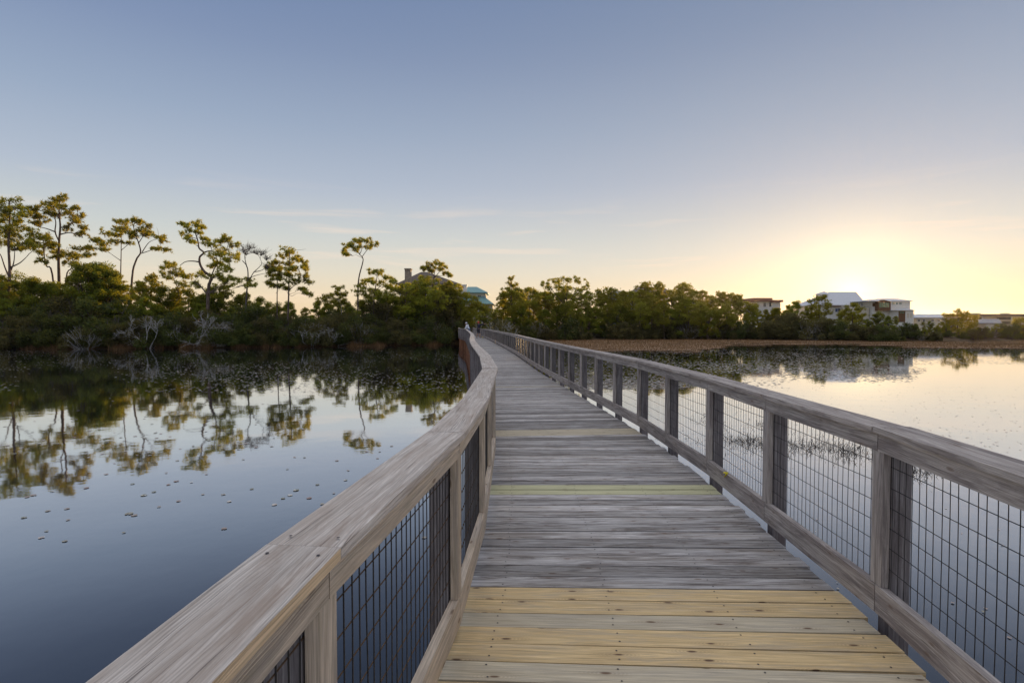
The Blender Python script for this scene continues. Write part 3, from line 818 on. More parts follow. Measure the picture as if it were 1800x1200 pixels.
px_tree(PT, 'pointed cone-shaped pine rising right behind the end of the boardwalk', 104,
        [[(899, 600), (899, 560), (899, 520), (898, 490)]],
        [(898, 490, 4, 4), (895, 498, 7, 5), (902, 503, 8, 5), (891, 509, 9, 5), (904, 513, 10, 5), (883, 517, 9, 5), (897, 521, 14, 6), (912, 521, 9, 5), (880, 528, 11, 6), (901, 533, 17, 7), (888, 543, 16, 7), (915, 541, 12, 6)],
        rad=.17, dens=1.4)
px_tree(PT, 'broad many-headed pine, the biggest crown in the wood right of the boardwalk', 106,
        [[(995, 602), (995, 560), (996, 530), (997, 500)], [(996, 540), (975, 515), (966, 502)], [(996, 535), (1012, 515), (1024, 505)], [(996, 528), (986, 506)]],
        [(959, 498, 7, 4), (974, 494, 10, 5), (989, 492, 11, 5), (1005, 490, 9, 5), (1019, 493, 9, 5), (1030, 501, 7, 5), (969, 507, 12, 6), (989, 504, 12, 6), (1009, 506, 13, 6), (1026, 513, 9, 5), (962, 516, 9, 5),
         (980, 517, 12, 6), (1002, 519, 14, 6), (1020, 524, 12, 6), (970, 528, 12, 6)], rad=.22, dens=1.35)
px_tree(PT, 'dark round-topped pine in front of the white house with the big metal roof', 104,
        [[(1498, 602), (1498, 570), (1499, 550)]],
        [(1499, 537, 9, 4), (1488, 542, 8, 5), (1510, 543, 9, 5), (1496, 549, 13, 6), (1513, 553, 10, 5), (1482, 555, 9, 5), (1502, 560, 16, 6)], rad=.17, dens=1.4)
px_tree(PT, 'golden-fringed pine standing before the little roof turret', 110,
        [[(1440, 600), (1440, 570), (1441, 540)]],
        [(1440, 525, 8, 5), (1430, 530, 9, 5), (1450, 532, 9, 6), (1441, 538, 13, 6), (1424, 540, 9, 6), (1454, 545, 9, 6), (1436, 550, 16, 6), (1449, 522, 4, 3)], rad=.17, dens=1.2)
px_tree(PT, 'sunlit broad tree between the low pale house and the long apartment block', 108,
        [[(1683, 600), (1683, 580), (1684, 560)]],
        [(1682, 548, 6, 4), (1700, 551, 6, 4), (1672, 556, 9, 4), (1690, 557, 12, 5), (1706, 560, 10, 5), (1664, 566, 11, 5), (1684, 568, 18, 6), (1706, 572, 13, 6), (1670, 580, 17, 7), (1696, 584, 20, 7)], rad=.2, dens=1.5)
px_tree(PT, 'rounded pine at the right edge with a branching spreading top', 104,
        [[(1795, 604), (1795, 585), (1794, 568)]],
        [(1795, 562, 9, 3), (1785, 567, 8, 3), (1806, 566, 8, 4), (1790, 574, 13, 4), (1806, 577, 12, 5), (1776, 582, 10, 4), (1796, 585, 18, 5)], rad=.16, dens=1.3)

# ------------------------------------------------------------------ prototype trees and shrubs, then copies
used = {}
def proto_pine(seed, H, top_frac=.5, spread=.26, dens=1.1):
    random.seed(seed)
    root = bpy.data.objects.new('pine_tree', None); COL.objects.link(root)
    tm = MB(); vs = []
    lean = Vector((random.gauss(0, .04), random.gauss(0, .04), 0)) * H
    def tp(u): return lean * u * u + Vector((math.sin(u * 5 + seed) * .015 * H, math.cos(u * 4) * .01 * H, H * u))
    n = 9
    tm.tube([tp(i / n) - Vector((0, 0, .3 if i == 0 else 0)) for i in range(n + 1)], [.018 * H * (1 - .8 * i / n) for i in range(n + 1)], 6)
    nb = 17
    for i in range(nb):
        u = 1 - top_frac * (1 - i / (nb - 1)) ** 1.0
        u = min(.985, u + random.gauss(0, .02))
        az = i * 2.4 + random.gauss(0, .4)
        prof = math.sin(min(1, (1 - u) / top_frac + .12) * 2.2) * spread * H * random.uniform(.45, 1.1)
        a = tp(u - .03); c = tp(u) + Vector((math.cos(az), math.sin(az), random.uniform(0, .25))) * prof
        tm.tube(wiggle(a, c, 3, .06), [.006 * H, .0045 * H, .003 * H, .01], 4)
        r = H * random.uniform(.05, .08)
        for q_ in range(5):
            cq = a.lerp(c, random.uniform(.35, 1.05)) + Vector((random.gauss(0, r * .7), random.gauss(0, r * .7), random.gauss(.1, r * .4)))
            k2 = random.uniform(.45, .9)
            vs.append(pine_clump(cq, (r * k2, r * k2, r * k2 * .6), dens * .8, bl=.36))
    tm.build('trunk', BARK, root)
    leaf_object('crown', vs, PINE, root)
    return root
def proto_oak(seed, H):
    random.seed(seed)
    root = bpy.data.objects.new('leafy_tree', None); COL.objects.link(root)
    tm = MB(); vs = []
    tm.tube([Vector((0, 0, -.3)), Vector((.1, 0, H * .3)), Vector((random.gauss(0, .3), .2, H * .7))], [.03 * H, .022 * H, .008 * H], 6)
    for i in range(52):
        th = random.uniform(0, 6.28); ph = random.uniform(.12, 1.0)
        rr = H * .33 * math.sin(min(1.0, (1.08 - ph) * 1.9) * 1.57) * random.uniform(.35, 1.05)
        c = Vector((math.cos(th) * rr, math.sin(th) * rr, H * ph * random.uniform(.9, 1.0)))
        r = H * random.uniform(.055, .105)
        vs.append(leaf_clump(c, (r * 1.15, r * 1.15, r * .8), 330, .18, shell=.5))
        tm.tube(wiggle((0, 0, H * min(ph, .6) * .7), c, 3, .07), [.009 * H, .006 * H, .003 * H, .01], 4)
    tm.build('trunk', BARK, root)
    leaf_object('crown', vs, OAK, root)
    return root
def proto_shrub(seed, H, Wd, mat, twigs=10, barkm=TWIG, dens=1.0):
    random.seed(seed)
    root = bpy.data.objects.new('shrub', None); COL.objects.link(root)
    tm = MB(); vs = []
    for i in range(26):
        th = random.uniform(0, 6.28); q = random.random() ** .6
        x, y = math.cos(th) * q * Wd / 2, math.sin(th) * q * Wd / 2
        zt = H * (1 - .75 * q ** 2.2) * random.uniform(.35, .98)
        r = Wd * random.uniform(.09, .16)
        vs.append(leaf_clump((x, y, zt), (r, r, r * .8), int(230 * dens), .17, up=.5))
        vs.append(leaf_clump((x, y, zt * .5), (r, r, zt * .4), int(120 * dens), .17, up=.5))
        tm.tube(wiggle((x * .2, y * .2, -.1), (x, y, zt), 3, .06), [.05, .035, .025, .012], 4)
    for i in range(twigs):
        th = random.uniform(0, 6.28); q = random.random() ** .5
        e = Vector((math.cos(th) * q * Wd * .55, math.sin(th) * q * Wd * .55, H * (1.05 - .6 * q * q)))
        w_ = wiggle((e.x * .3, e.y * .3, 0), e, 4, .06)
        tm.tube(w_, [.04, .03, .022, .016, .008], 3)
        for _ in range(5):
            p = w_[random.choice((2, 3, 3))]
            tm.tube([p, p + Vector((random.gauss(0, .3), random.gauss(0, .3), random.uniform(.1, .6)))], [.012, .006], 3)
    tm.build('stems', barkm, root)
    leaf_object('foliage', vs, mat, root)
    return root
def dead_shrub(seed, H, Wd):
    random.seed(seed)
    root = bpy.data.objects.new('dead_shrub', None); COL.objects.link(root)
    tm = MB()
    def grow(p, d, L, r, lv):
        pts = [p]; q = p
        for i in range(3):
            d = (d + Vector([random.gauss(0, .22) for _ in range(3)]) + Vector((0, 0, .06))).normalized()
            q = q + d * L / 3; pts.append(q)
        tm.tube(pts, [r, r * .85, r * .7, r * .5], 4 if lv < 2 else 3)
        if lv < 4:
            for _ in range(3 if lv < 3 else 4):
                k_ = random.choice((1, 2, 3))
                nd = (d + Vector([random.gauss(0, .6) for _ in range(3)])).normalized()
                grow(pts[k_], nd, L * random.uniform(.5, .75), max(r * .55, .007), lv + 1)
    for i in range(7):
        th = i * .9 + random.random()
        d = Vector((math.cos(th) * Wd / H * .5, math.sin(th) * .5, random.uniform(.35, 1.1))).normalized()
        grow(Vector((random.gauss(0, .2), random.gauss(0, .2), 0)), d, H * .55, .055, 0)
    o = tm.build('branches', DEADB, root)
    return root
pines_R = [proto_pine(20 + i, 10.0, (.55, .62, .48, .7, .5)[i], (.22, .2, .24, .19, .16)[i], 1.35) for i in range(5)]
oaks = [proto_oak(40 + i, 7.0) for i in range(4)]
shr = [proto_shrub(60 + i, 3.0, 4.6, (BUSH, BUSH, BUSH, OLIVE, OLIVE)[i], 6 + 7 * (i % 3), dens=1.25) for i in range(5)]
greys = [proto_shrub(70 + i, 2.6, 4.4, OLIVE, 34, DEADB, dens=.32) for i in range(2)]
deads = [dead_shrub(80 + i, 2.6, 4.6) for i in range(2)]
random.seed(5)
def place(proto, x, y, sc, label, cat, group, sz=1.0, zoff=0.0):
    key = proto.name
    if key not in used: used[key] = 1; o = proto
    else: o = copy_tree(proto)
    o.location = (x, y, float(ground_z(x, y)) + zoff)
    o.rotation_euler = (0, 0, random.uniform(0, 6.28))
    o.scale = (sc * random.uniform(.9, 1.1), sc * random.uniform(.9, 1.1), sc * sz)
    tag(o, label, cat, group)
    return o
def top_h(px, py, d):
    p = PX(px, py, d); return p.x, p.z - float(ground_z(p.x, d))
LP = 'slender pine in the wood behind the marsh, right of the boardwalk'
GP = 'pines of the wood right of the boardwalk'
LO = 'low dark leafy tree in the wood right of the boardwalk'
GO = 'leafy trees of the wood right of the boardwalk'
LOL = 'dark leafy tree in the wood left of the boardwalk'
GOL = 'leafy trees of the wood left of the boardwalk'
LPL = 'short green pine in the wood left of the boardwalk'
GPL = 'short pines of the wood left of the boardwalk'
LSL = 'rounded dark green shrub on the bank left of the boardwalk'
GSL = 'shrubs along the left bank'
LSR = 'rounded green shrub behind the marsh, right of the boardwalk'
GSR = 'shrubs behind the marsh'
profR = [(868, 545), (885, 525), (898, 512), (915, 515), (935, 522), (950, 522), (985, 510), (1035, 515), (1048, 520), (1060, 506), (1078, 512), (1092, 505), (1108, 508), (1122, 514), (1132, 505), (1147, 499), (1160, 506),
         (1175, 512), (1190, 500), (1207, 497), (1218, 510), (1230, 507), (1243, 514), (1255, 522), (1270, 512), (1284, 514), (1300, 530), (1312, 521), (1326, 532), (1345, 543), (1365, 545), (1380, 538), (1398, 534), (1412, 540),
         (1425, 545), (1460, 552), (1520, 556), (1545, 552), (1570, 560), (1600, 572), (1620, 570), (1640, 569), (1660, 566), (1690, 560), (1720, 568), (1740, 577), (1760, 574), (1790, 574), (1830, 565), (1900, 560), (2000, 565)]
prx = [p[0] for p in profR]; pry = [p[1] for p in profR]
x = 872
i = 0
while x < 1960:                      # back row: sets the skyline
    d = random.uniform(112, 118)
    py = np.interp(x, prx, pry) + random.uniform(-6, 9)
    wx, h = top_h(x, py, d)
    if x < 1335 or random.random() < .45:
        place(pines_R[i % 5], wx, d, h / 10.0, LP, 'tree', GP)
        x += random.uniform(9, 16) * (1 if h > 7 else .8)
    else:
        place(oaks[i % 4], wx, d, h / 7.0, LO, 'tree', GO); x += random.uniform(13, 19)
    i += 1
x = 872
while x < 1900:                      # middle row, lower, closes the gaps below the skyline
    d = random.uniform(106, 110)
    py = min(np.interp(x, prx, pry) + random.uniform(22, 38), 578)
    wx, h = top_h(x, py, d)
    if random.random() < .7: place(pines_R[i % 5], wx, d, h / 9.5, LP, 'tree', GP)
    else: place(oaks[i % 4], wx, d, h / 6.8, LO, 'tree', GO)
    x += random.uniform(9, 13); i += 1
x = 875
while x < 1900:                      # low dense row that closes the understorey
    d = random.uniform(103, 105.5)
    sy_ = float(shore_y((x - 900) / 970 * 104)) + 5
    py = min(max(np.interp(x, prx, pry) + 42, 548), 574) + random.uniform(-5, 6)
    d = max(d, sy_) if x < 1420 else sy_
    wx, h = top_h(x, py, d)
    place(oaks[i % 4], wx, d, h / 6.8, LO, 'tree', GO)
    x += random.uniform(15, 22); i += 1
x = 862
while x < 1860:                      # shrubs at the back of the marsh
    p0 = PX(x, 570, 100); sy = float(shore_y((x - 900) / 970 * 104)) + random.uniform(.5, 4.5)
    py = (566 if x < 1420 else 574) + random.uniform(-8, 12)
    if 1380 < x < 1480: py -= 8
    wx, h = top_h(x, py, sy)
    pr = random.choice(shr + shr[3:] + greys[:1])
    place(pr, wx, sy, h / 2.9, LSR if pr in shr else 'grey twiggy shrub behind the marsh, right of the boardwalk', 'shrub', GSR if pr in shr else 'grey shrubs behind the marsh', 1.0)
    x += random.uniform(16, 26); i += 1
profL = [(-120, 480), (0, 488), (30, 480), (60, 484), (90, 488), (130, 484), (150, 470), (175, 459), (198, 477), (225, 495), (250, 484), (275, 496), (300, 506), (330, 512), (355, 516), (380, 505), (410, 500), (430, 512), (450, 522),
         (475, 524), (500, 526), (540, 530), (565, 534), (590, 528), (610, 524), (640, 516), (680, 515), (705, 520), (712, 506), (740, 503), (770, 504), (800, 514), (820, 523), (840, 530), (862, 537), (885, 540)]
plx = [p[0] for p in profL]; ply = [p[1] for p in profL]
x = -110
while x < 885:
    yy = float(shore_y((x - 900) / 970 * 74))
    d = yy + random.uniform(7, 10)
    py = np.interp(x, plx, ply) + random.uniform(-8, 14)
    wx, h = top_h(x, py, d)
    if 150 < x < 205 or random.random() < .7: place(oaks[i % 4], wx, d, h / 7.0, LOL, 'tree', GOL)
    else: place(pines_R[i % 5], wx, d, h / 10.0, LPL, 'tree', GPL)
    x += random.uniform(17, 27); i += 1
x = -110
while x < 880:
    yy = float(shore_y((x - 900) / 970 * 74))
    d = yy + random.uniform(4.5, 6.5)
    py = max(np.interp(x, plx, ply) + 24, 528) + random.uniform(-12, 16)
    wx, h = top_h(x, py, d)
    if random.random() < .6: place(oaks[i % 4], wx, d, h / 6.8, LOL, 'tree', GOL)
    else:
        pr = shr[i % 5]; place(pr, wx, d, h / 2.9, LSL, 'shrub', GSL, 1.0)
    x += random.uniform(20, 30); i += 1
x = -110
while x < 870:
    yy = float(shore_y((x - 900) / 970 * 72))
    d = yy + random.uniform(1.2, 3.2)
    py = random.uniform(548, 572)
    if x > 780: py += 4
    wx, h = top_h(x, py, d)
    place(shr[i % 5], wx, d, h / 2.9, LSL, 'shrub', GSL, 1.0)
    x += random.uniform(18, 28); i += 1
# grey and dead shrubs, each its own place
for (px, py, dd, pr, sc, label, name) in [
    (345, 545, .7, deads[0], 1.0, 'sprawling dead shrub of pale bare branches, the largest on the left bank', 'dead_shrub'),
    (262, 556, .7, deads[1], .8, 'dead grey shrub, leftmost of the bare ones on the left bank', 'dead_shrub'),
    (590, 562, .7, deads[0], .6, 'small dead grey shrub on the bank beside the short pale-trunked pine', 'dead_shrub'),
    (545, 562, .9, greys[0], .8, 'grey twiggy shrub on the bank left of the small dead shrub', 'shrub'),
    (385, 566, .9, greys[1], .8, 'grey twiggy shrub touching the right of the largest dead shrub', 'shrub'),
    (150, 572, 1.0, greys[0], .7, 'grey-green twiggy shrub on the bank near the tallest pine', 'shrub'),
    (870, 560, 1.0, greys[1], 1.0, 'soft grey leafless shrub behind the far end of the boardwalk', 'shrub'),
    (770, 568, 1.0, greys[0], .9, 'grey twiggy shrub on the bank nearest the left of the boardwalk end', 'shrub'),
    (630, 562, 1.2, greys[1], .8, 'grey twiggy shrub on the bank under the lone umbrella pine', 'shrub')]:
    xx = (px - 900) / 970 * 73
    d = float(shore_y(xx)) + dd
    if px == 870: d = 88
    wx, h = top_h(px, py, d)
    o = place(pr, wx, d, h / 2.6, label, 'shrub', None)
    o.rotation_euler = (0, 0, .3 * px)
    if 'group' in o: del o['group']
# leaning bough
for leftover in pines_R + oaks + shr + greys + deads:
    if leftover.name not in used:
        for c in list(leftover.children): bpy.data.objects.remove(c)
        bpy.data.objects.remove(leftover)

# reeds on the left bank and marsh on the right
def reeds_strip():
    xs = rng.uniform(-110, 4, 26000)
    ys = shore_y(xs) + rng.normal(0, .5, len(xs)) - .1 + .8 * np.sin(xs * .7) + .5 * np.sin(xs * 1.9 + 1)
    keep = (np.sin(xs * .9) + np.sin(xs * 2.3 + 1) + rng.normal(0, .6, len(xs))) > -.3
    xs, ys = xs[keep], ys[keep]
    c = np.stack([xs, ys, np.maximum(ground_z(xs, ys), -.05)], 1)
    d = unit(len(c), 3.0)
    return blades(c, d, rng.uniform(.35, .95, len(c)), rng.uniform(.03, .07, len(c)))
def leaf_stuff(name, v, mat, label, cat):
    me = npmesh(name, v, np.arange(len(v), dtype=np.int32).reshape(-1, 3))
    at = me.attributes.new('rnd', 'FLOAT', 'FACE'); at.data.foreach_set('value', rng.random(len(me.polygons)).astype(np.float32))
    o = link(name, me, mat); tag(o, label, cat, None, 'stuff'); return o
leaf_stuff('reeds', reeds_strip(), REED, 'dry brown reeds fringing the waterline under the left bank', 'reeds')
def fbm(x, y):
    s = 0
    for (a_, fx, fy, p) in ((1, .11, .42, 0), (.8, .23, .9, 2), (.5, .51, 1.6, 4), (.35, 1.1, 2.9, 1), (.25, 2.3, 4.3, 3)):
        s = s + a_ * np.sin(x * fx + p + 1.3 * np.sin(y * fy * .7 + p)) * np.cos(y * fy + p * 1.7 + 1.1 * np.sin(x * fx * 1.3))
    return s
def marsh_mask(x, y):
    px = 900 + 970 * x / y
    yimg = 570 + 2910 / y
    near = np.interp(px, [880, 960, 1010, 1230, 1290, 1400, 1500, 1600, 1900], [600, 611, 617, 617, 608, 607, 606, 612, 616])
    inside = (near - yimg) / 3.0
    streak = fbm(x, y)
    amt = np.interp(px, [900, 1200, 1290, 1500, 1900], [2.2, 1.5, .15, .0, -.3])
    return np.minimum(inside, 1.0) * .9 + amt * .35 + streak * .55 > .72
cx = np.arange(1, 150, .45); cy = np.arange(58, 113, .3)
CX, CY = np.meshgrid(cx, cy); CX = CX.ravel(); CY = CY.ravel()
mk = marsh_mask(CX, CY) & (CY < shore_y(CX) + 2) & (CX > (CY - 58) * -.02 + 1.5)
qx, qy = CX[mk], CY[mk]
v4 = []; hh = .035
vv = np.stack([np.stack([qx + a_, qy + b_, np.full_like(qx, hh)], 1) for a_, b_ in ((-.23, -.155), (.23, -.155), (.23, .155), (-.23, .155))], 1).reshape(-1, 3)
m, t, out = newmat('matted_dead_reeds')
pos = N(t, 'ShaderNodeNewGeometry').outputs['Position']
pbsdf(t, out, ramp(t, noise(t, mapping(t, pos, (.6, 1.5, 1)), 1.0, 6, .7), [(.32, (.15, .095, .055)), (.5, (.34, .22, .14)), (.7, (.56, .40, .27))]), .95, .1)
mo = link('marsh_mat', npmesh('marsh_mat', vv, np.arange(len(vv), dtype=np.int32).reshape(-1, 4)), m)
tag(mo, 'flat brown mats of dead reed floating in the shallows right of the boardwalk', 'marsh', None, 'stuff')
sel = rng.integers(0, len(qx), 90000)
c = np.stack([qx[sel] + rng.uniform(-.3, .3, len(sel)), qy[sel] + rng.uniform(-.2, .2, len(sel)), np.full(len(sel), .0)], 1)
leaf_stuff('marsh_grass', blades(c, unit(len(c), 1.6), rng.uniform(.12, .42, len(c)), rng.uniform(.03, .06, len(c))), REED, 'dry brown marsh grass standing on the reed mats below the right-hand wood', 'grass')
# sparse dark water weeds close by on the right
pc = []
for (px, py, n, sx, sy) in [(1300, 775, 700, 30, 7), (1345, 782, 900, 26, 6), (1400, 785, 500, 30, 6), (1440, 788, 500, 24, 6), (1500, 795, 1000, 24, 9), (1265, 752, 220, 12, 8), (1340, 748, 160, 10, 6), (1420, 765, 160, 40, 8), (1620, 828, 700, 24, 9), (1240, 740, 120, 12, 6), (1560, 815, 200, 25, 7), (1480, 770, 120, 20, 5), (1370, 800, 120, 40, 8)]:
    a_ = rng.normal(px, sx, n); b_ = rng.normal(py, sy, n)
    dd = 2910 / np.maximum(b_ - 570, 60)
    pc.append(np.stack([(a_ - 900) / 970 * dd, dd, np.full(n, -.01)], 1))
pc = np.concatenate(pc)
pc = pc[rng.random(len(pc)) < .75]
leaf_stuff('water_weeds', blades(pc, unit(len(pc), .8), rng.uniform(.04, .15, len(pc)), rng.uniform(.006, .016, len(pc))), plain('dark_weed', (.05, .035, .03), .8), 'dark tufts of weed breaking the bright water behind the right railing', 'weeds')

# ------------------------------------------------------------------ lily pads
m, t, out = newmat('lily_pad_leaf')
at = N(t, 'ShaderNodeAttribute', attribute_name='rnd').outputs['Fac']; oi = N(t, 'ShaderNodeObjectInfo').outputs['Random']
pbsdf(t, out, ramp(t, M(t, 'FRACT', M(t, 'ADD', at, oi)), [(.0, (.22, .22, .15)), (.4, (.42, .38, .32)), (.75, (.34, .22, .19)), (1.0, (.80, .77, .70))]), .45, .4)
PADM = m
def pad_geo(x, y, r, rot, n=9):
    """a round leaf with a notch, edge slightly curled"""
    pts = [(x, y, .008)]
    a0 = rot + .22
    for k_ in range(n):
        th = a0 + (2 * math.pi - .44) * k_ / (n - 1)
        pts.append((x + r * math.cos(th), y + r * .93 * math.sin(th), -.0 + .007 + .004 * random.random()))
    return pts
cand = []
def add_pads(n, px0, px1, y0, y1, pw, rmin, rmax, cond=None):
    a_ = rng.uniform(px0, px1, n); b_ = y0 + (y1 - y0) * rng.random(n) ** pw
    d = 2910 / (b_ - 570); xx = (a_ - 900) / 970 * d
    for q in range(n):
        if cond is not None and not cond(xx[q], d[q], a_[q], b_[q]): continue
        if d[q] > shore_y(xx[q]) - 1: continue
        cl = np.interp(d[q], cc[:, 1], cc[:, 0])
        if abs(xx[q] - cl) < 1.25 and d[q] < 76: continue
        cand.append((d[q] / 1.0, xx[q], d[q], random.uniform(rmin, rmax) * (.6 if d[q] > 25 else .55) * (.8 if xx[q] < 0 else 1.0)))
cl_ = lambda x_, d_: math.sin(x_ * .33 + 1.3 * math.sin(d_ * .21)) + math.sin(d_ * .29 + x_ * .17)
add_pads(7000, -60, 812, 616, 690, 1.15, .07, .15, lambda x_, d_, a, b: random.random() < .5 + .3 * cl_(x_, d_))
add_pads(420, -60, 812, 660, 800, 2.0, .07, .12, lambda x_, d_, a, b: random.random() < .5 + .4 * cl_(x_, d_))
add_pads(60, 0, 800, 760, 960, 1.4, .06, .10)
add_pads(19000, 960, 1640, 612, 684, 1.0, .08, .16, lambda x_, d_, a, b: b < np.interp(a, [960, 1150, 1250, 1600, 1640], [690, 690, 672, 668, 640]) + random.gauss(0, 5) and random.random() < .72 + .3 * cl_(x_, d_))
add_pads(1500, 1600, 1850, 607, 640, 1.3, .08, .18)
add_pads(900, 1060, 1800, 680, 800, 1.4, .02, .06)
add_pads(60, 1150, 1800, 740, 1150, 1.2, .015, .035)
for (px, py, r) in [(650, 907, .085), (683, 911, .07), (232, 905, 0), (220, 906, .08), (229, 909, .06), (110, 897, .05), (76, 901, .05), (247, 873, .07), (265, 867, .05), (291, 854, .05), (51, 873, .06), (40, 876, .05), (517, 864, .07), (506, 873, .06), (540, 878, .06), (478, 890, .06), (555, 854, .05), (605, 846, .05), (145, 860, .06), (305, 848, .06)]:
    if r: r *= .8; d = 2910 / (py - 570); cand.append((d, (px - 900) / 970 * d, d, r))
cand.sort(key=lambda c_: c_[0] / (c_[3] / .09))
LPG = 'lily pads floating in the pond'
protos = []
for k_ in range(6):
    mb = MB(); pts = pad_geo(0, 0, .1, random.uniform(0, 6.28), 12)
    mb.v = pts
    for j in range(1, len(pts) - 1): mb.face((0, j, j + 1), [(0, 0)] * 3, random.random() * .1 + k_ / 6)
    me_o = mb.build('lily_pad', PADM); protos.append(me_o)
taken = []
for q, (_, x_, y_, r_) in enumerate(cand[:300]):
    o = protos[q] if q < 6 else protos[q % 6].copy()
    if q >= 6: COL.objects.link(o)
    o.location = (x_, y_, 0); o.rotation_euler = (0, 0, random.uniform(0, 6.28)); o.scale = (r_ / .1, r_ / .1, 1)
    tag(o, 'small round lily pad lying flat on the open pond among the nearer ones', 'lily pad', LPG)
rest = cand[300:]
if rest:
    A = np.array([(c_[1], c_[2], c_[3]) for c_ in rest]); n = len(A); K = 6
    rot = rng.uniform(0, 6.28, n)
    vs = []
    for k_ in range(K):
        th = rot + k_ * 2 * math.pi / K
        vs.append(np.stack([A[:, 0] + A[:, 2] * np.cos(th), A[:, 1] + A[:, 2] * np.sin(th), .006 + .008 * rng.random(n)], 1))
    v = np.stack(vs, 1).reshape(-1, 3)
    me = npmesh('lily_pads', v, np.arange(n * K, dtype=np.int32).reshape(-1, K))
    at = me.attributes.new('rnd', 'FLOAT', 'FACE'); at.data.foreach_set('value', rng.random(n).astype(np.float32))
    tag(link('lily_pads', me, PADM), 'thousands of tiny lily pads dotting the far dark water on both sides', 'lily pads', None, 'stuff')

# ------------------------------------------------------------------ buildings
class Bld:
    def __init__(s, name, label, D, px, cat='house'):
        p = PX(px, 580, D); s.D = D
        s.gz = float(ground_z(p.x, D)) - .4
        s.root = empty(name, (p.x, D, s.gz), label, cat)
    def q(s, px, py, off=0): return PX(px, py, s.D + off)
    def box(s, name, x0, y0, x1, y1, off, th, mat, parent=None, label=None, ground=False):
        a, b = s.q(x0, y1, off), s.q(x1, y0, off)
        z0_ = s.gz if ground else a.z
        mb = MB(); mb.box(a.x, b.x, s.D + off, s.D + off + th, z0_, b.z, axis='z')
        return mb.build(name, mat, parent or s.root, label=label)
    def hip(s, ex0, ex1, ey, rx0, rx1, ry, th, mat, off=-.6, name='roof', lip=.18):
        """hipped roof: eaves ex0..ex1 at photo height ey, ridge rx0..rx1 at ry"""
        a, b = s.q(ex0, ey, off), s.q(ex1, ey, off)
        r0, r1 = s.q(rx0, ry, off + th / 2), s.q(rx1, ry, off + th / 2)
        y0, y1, ym = s.D + off, s.D + off + th, s.D + off + th / 2
        ze = a.z
        mb = MB(); z2 = ze + lip
        A, B, C_, D_ = (a.x, y0, z2), (b.x, y0, z2), (b.x, y1, z2), (a.x, y1, z2)
        E, G = (r0.x, ym, r0.z), (r1.x, ym, r1.z)
        mb.poly([A, B, G, E]); mb.poly([B, C_, G]); mb.poly([C_, D_, E, G]); mb.poly([D_, A, E])
        lo = [(p[0], p[1], ze) for p in (A, B, C_, D_)]; up = [A, B, C_, D_]
        for i_ in range(4):
            j = (i_ + 1) % 4; mb.poly([lo[i_], lo[j], up[j], up[i_]])
        mb.poly(lo[::-1])
        return mb.build(name, mat, s.root)
    def win(s, x0, y0, x1, y1, off, mat=GLASSD, fr=WHITEP, mull=1):
        w_ = s.box('window', x0, y0, x1, y1, off - .05, .09, mat)
        a, b = s.q(x0, y1, off), s.q(x1, y0, off)
        mb = MB(); e = .07; yy0, yy1 = s.D + off - .09, s.D + off - .052
        mb.box(a.x - e, b.x + e, yy0, yy1, b.z, b.z + e, axis='x'); mb.box(a.x - e, b.x + e, yy0, yy1, a.z - e, a.z, axis='x')
        mb.box(a.x - e, a.x, yy0, yy1, a.z + .002, b.z - .002, axis='z'); mb.box(b.x, b.x + e, yy0, yy1, a.z + .002, b.z - .002, axis='z')
        for k_ in range(1, mull + 1):
            xm = a.x + (b.x - a.x) * k_ / (mull + 1); mb.box(xm - .03, xm + .03, yy0, yy1, a.z + .002, b.z - .002, axis='z')
        mb.build('frame', fr, w_)
B = Bld('house', 'house with grey-brown pointed roof and tall stone chimney, half hidden by pines', 104, 750)
B.box('wall', 703, 499, 806, 580, 0, 9, CREAM, ground=True); B.hip(697, 808, 500, 740, 751, 478, 10.4, SHING, -.7)
c1 = B.box('chimney', 711.5, 474, 721.5, 505, -1.3, 1.2, STONE); B.box('chimney_cap', 710.6, 471.5, 722.4, 473.8, -1.45, 1.4, STONE, c1)
B.win(728, 503, 738, 512, 0); B.win(775, 504, 785, 512, 0)
B = Bld('house', 'cream house with two teal green roofs and a short pale chimney beyond the boardwalk end', 122, 832)
B.box('wall', 806, 514, 853, 534, 0, 8, CREAM); B.hip(799, 857, 515, 817, 838, 504, 9.4, TEAL, -.7)
B.box('wall', 799, 531, 864, 580, -1.6, 11, CREAM, ground=True)
mb = MB(); a_, b_ = B.q(797, 534, -2.3), B.q(868, 534, -2.3); c_, d_ = B.q(812, 521, -.02), B.q(851, 521, -.02)
yb = B.D + 9.7
A1, A2, A3, A4 = (a_.x, a_.y, a_.z), (b_.x, b_.y, b_.z), (b_.x, yb, b_.z), (a_.x, yb, a_.z)
mb.poly([A1, A2, tuple(d_), tuple(c_)]); mb.poly([A2, A3, (d_.x, B.D + 8, d_.z), tuple(d_)]); mb.poly([A4, A1, tuple(c_), (c_.x, B.D + 8, c_.z)]); mb.poly([A1, A4, A3, A2])
mb.build('roof', TEAL, B.root)
c1 = B.box('chimney', 812, 501.5, 820.5, 513, -1.2, 1.1, WHITEP); B.box('chimney_cap', 811.3, 500, 821.2, 501.4, -1.3, 1.3, WHITEP, c1)
B.win(825, 519, 830, 526, 0); B.win(840, 519, 845, 526, 0)
B = Bld('house', 'house showing only a tan pointed roof behind pines right of the boardwalk end', 128, 930)
B.box('wall', 908, 519, 952, 580, 0, 8, CREAM, ground=True); B.hip(903, 957, 520, 928, 932, 505, 9.4, plain('tan_roof', (.30, .25, .16), .9), -.7)
B = Bld('house', 'pale blue house glimpsed between treetops left of the brown hipped roof', 128, 1090)
B.box('wall', 1078, 516, 1104, 580, 0, 8, PBLUE, ground=True); B.hip(1074, 1108, 516.5, 1086, 1096, 511, 9.4, GREYR, -.7)
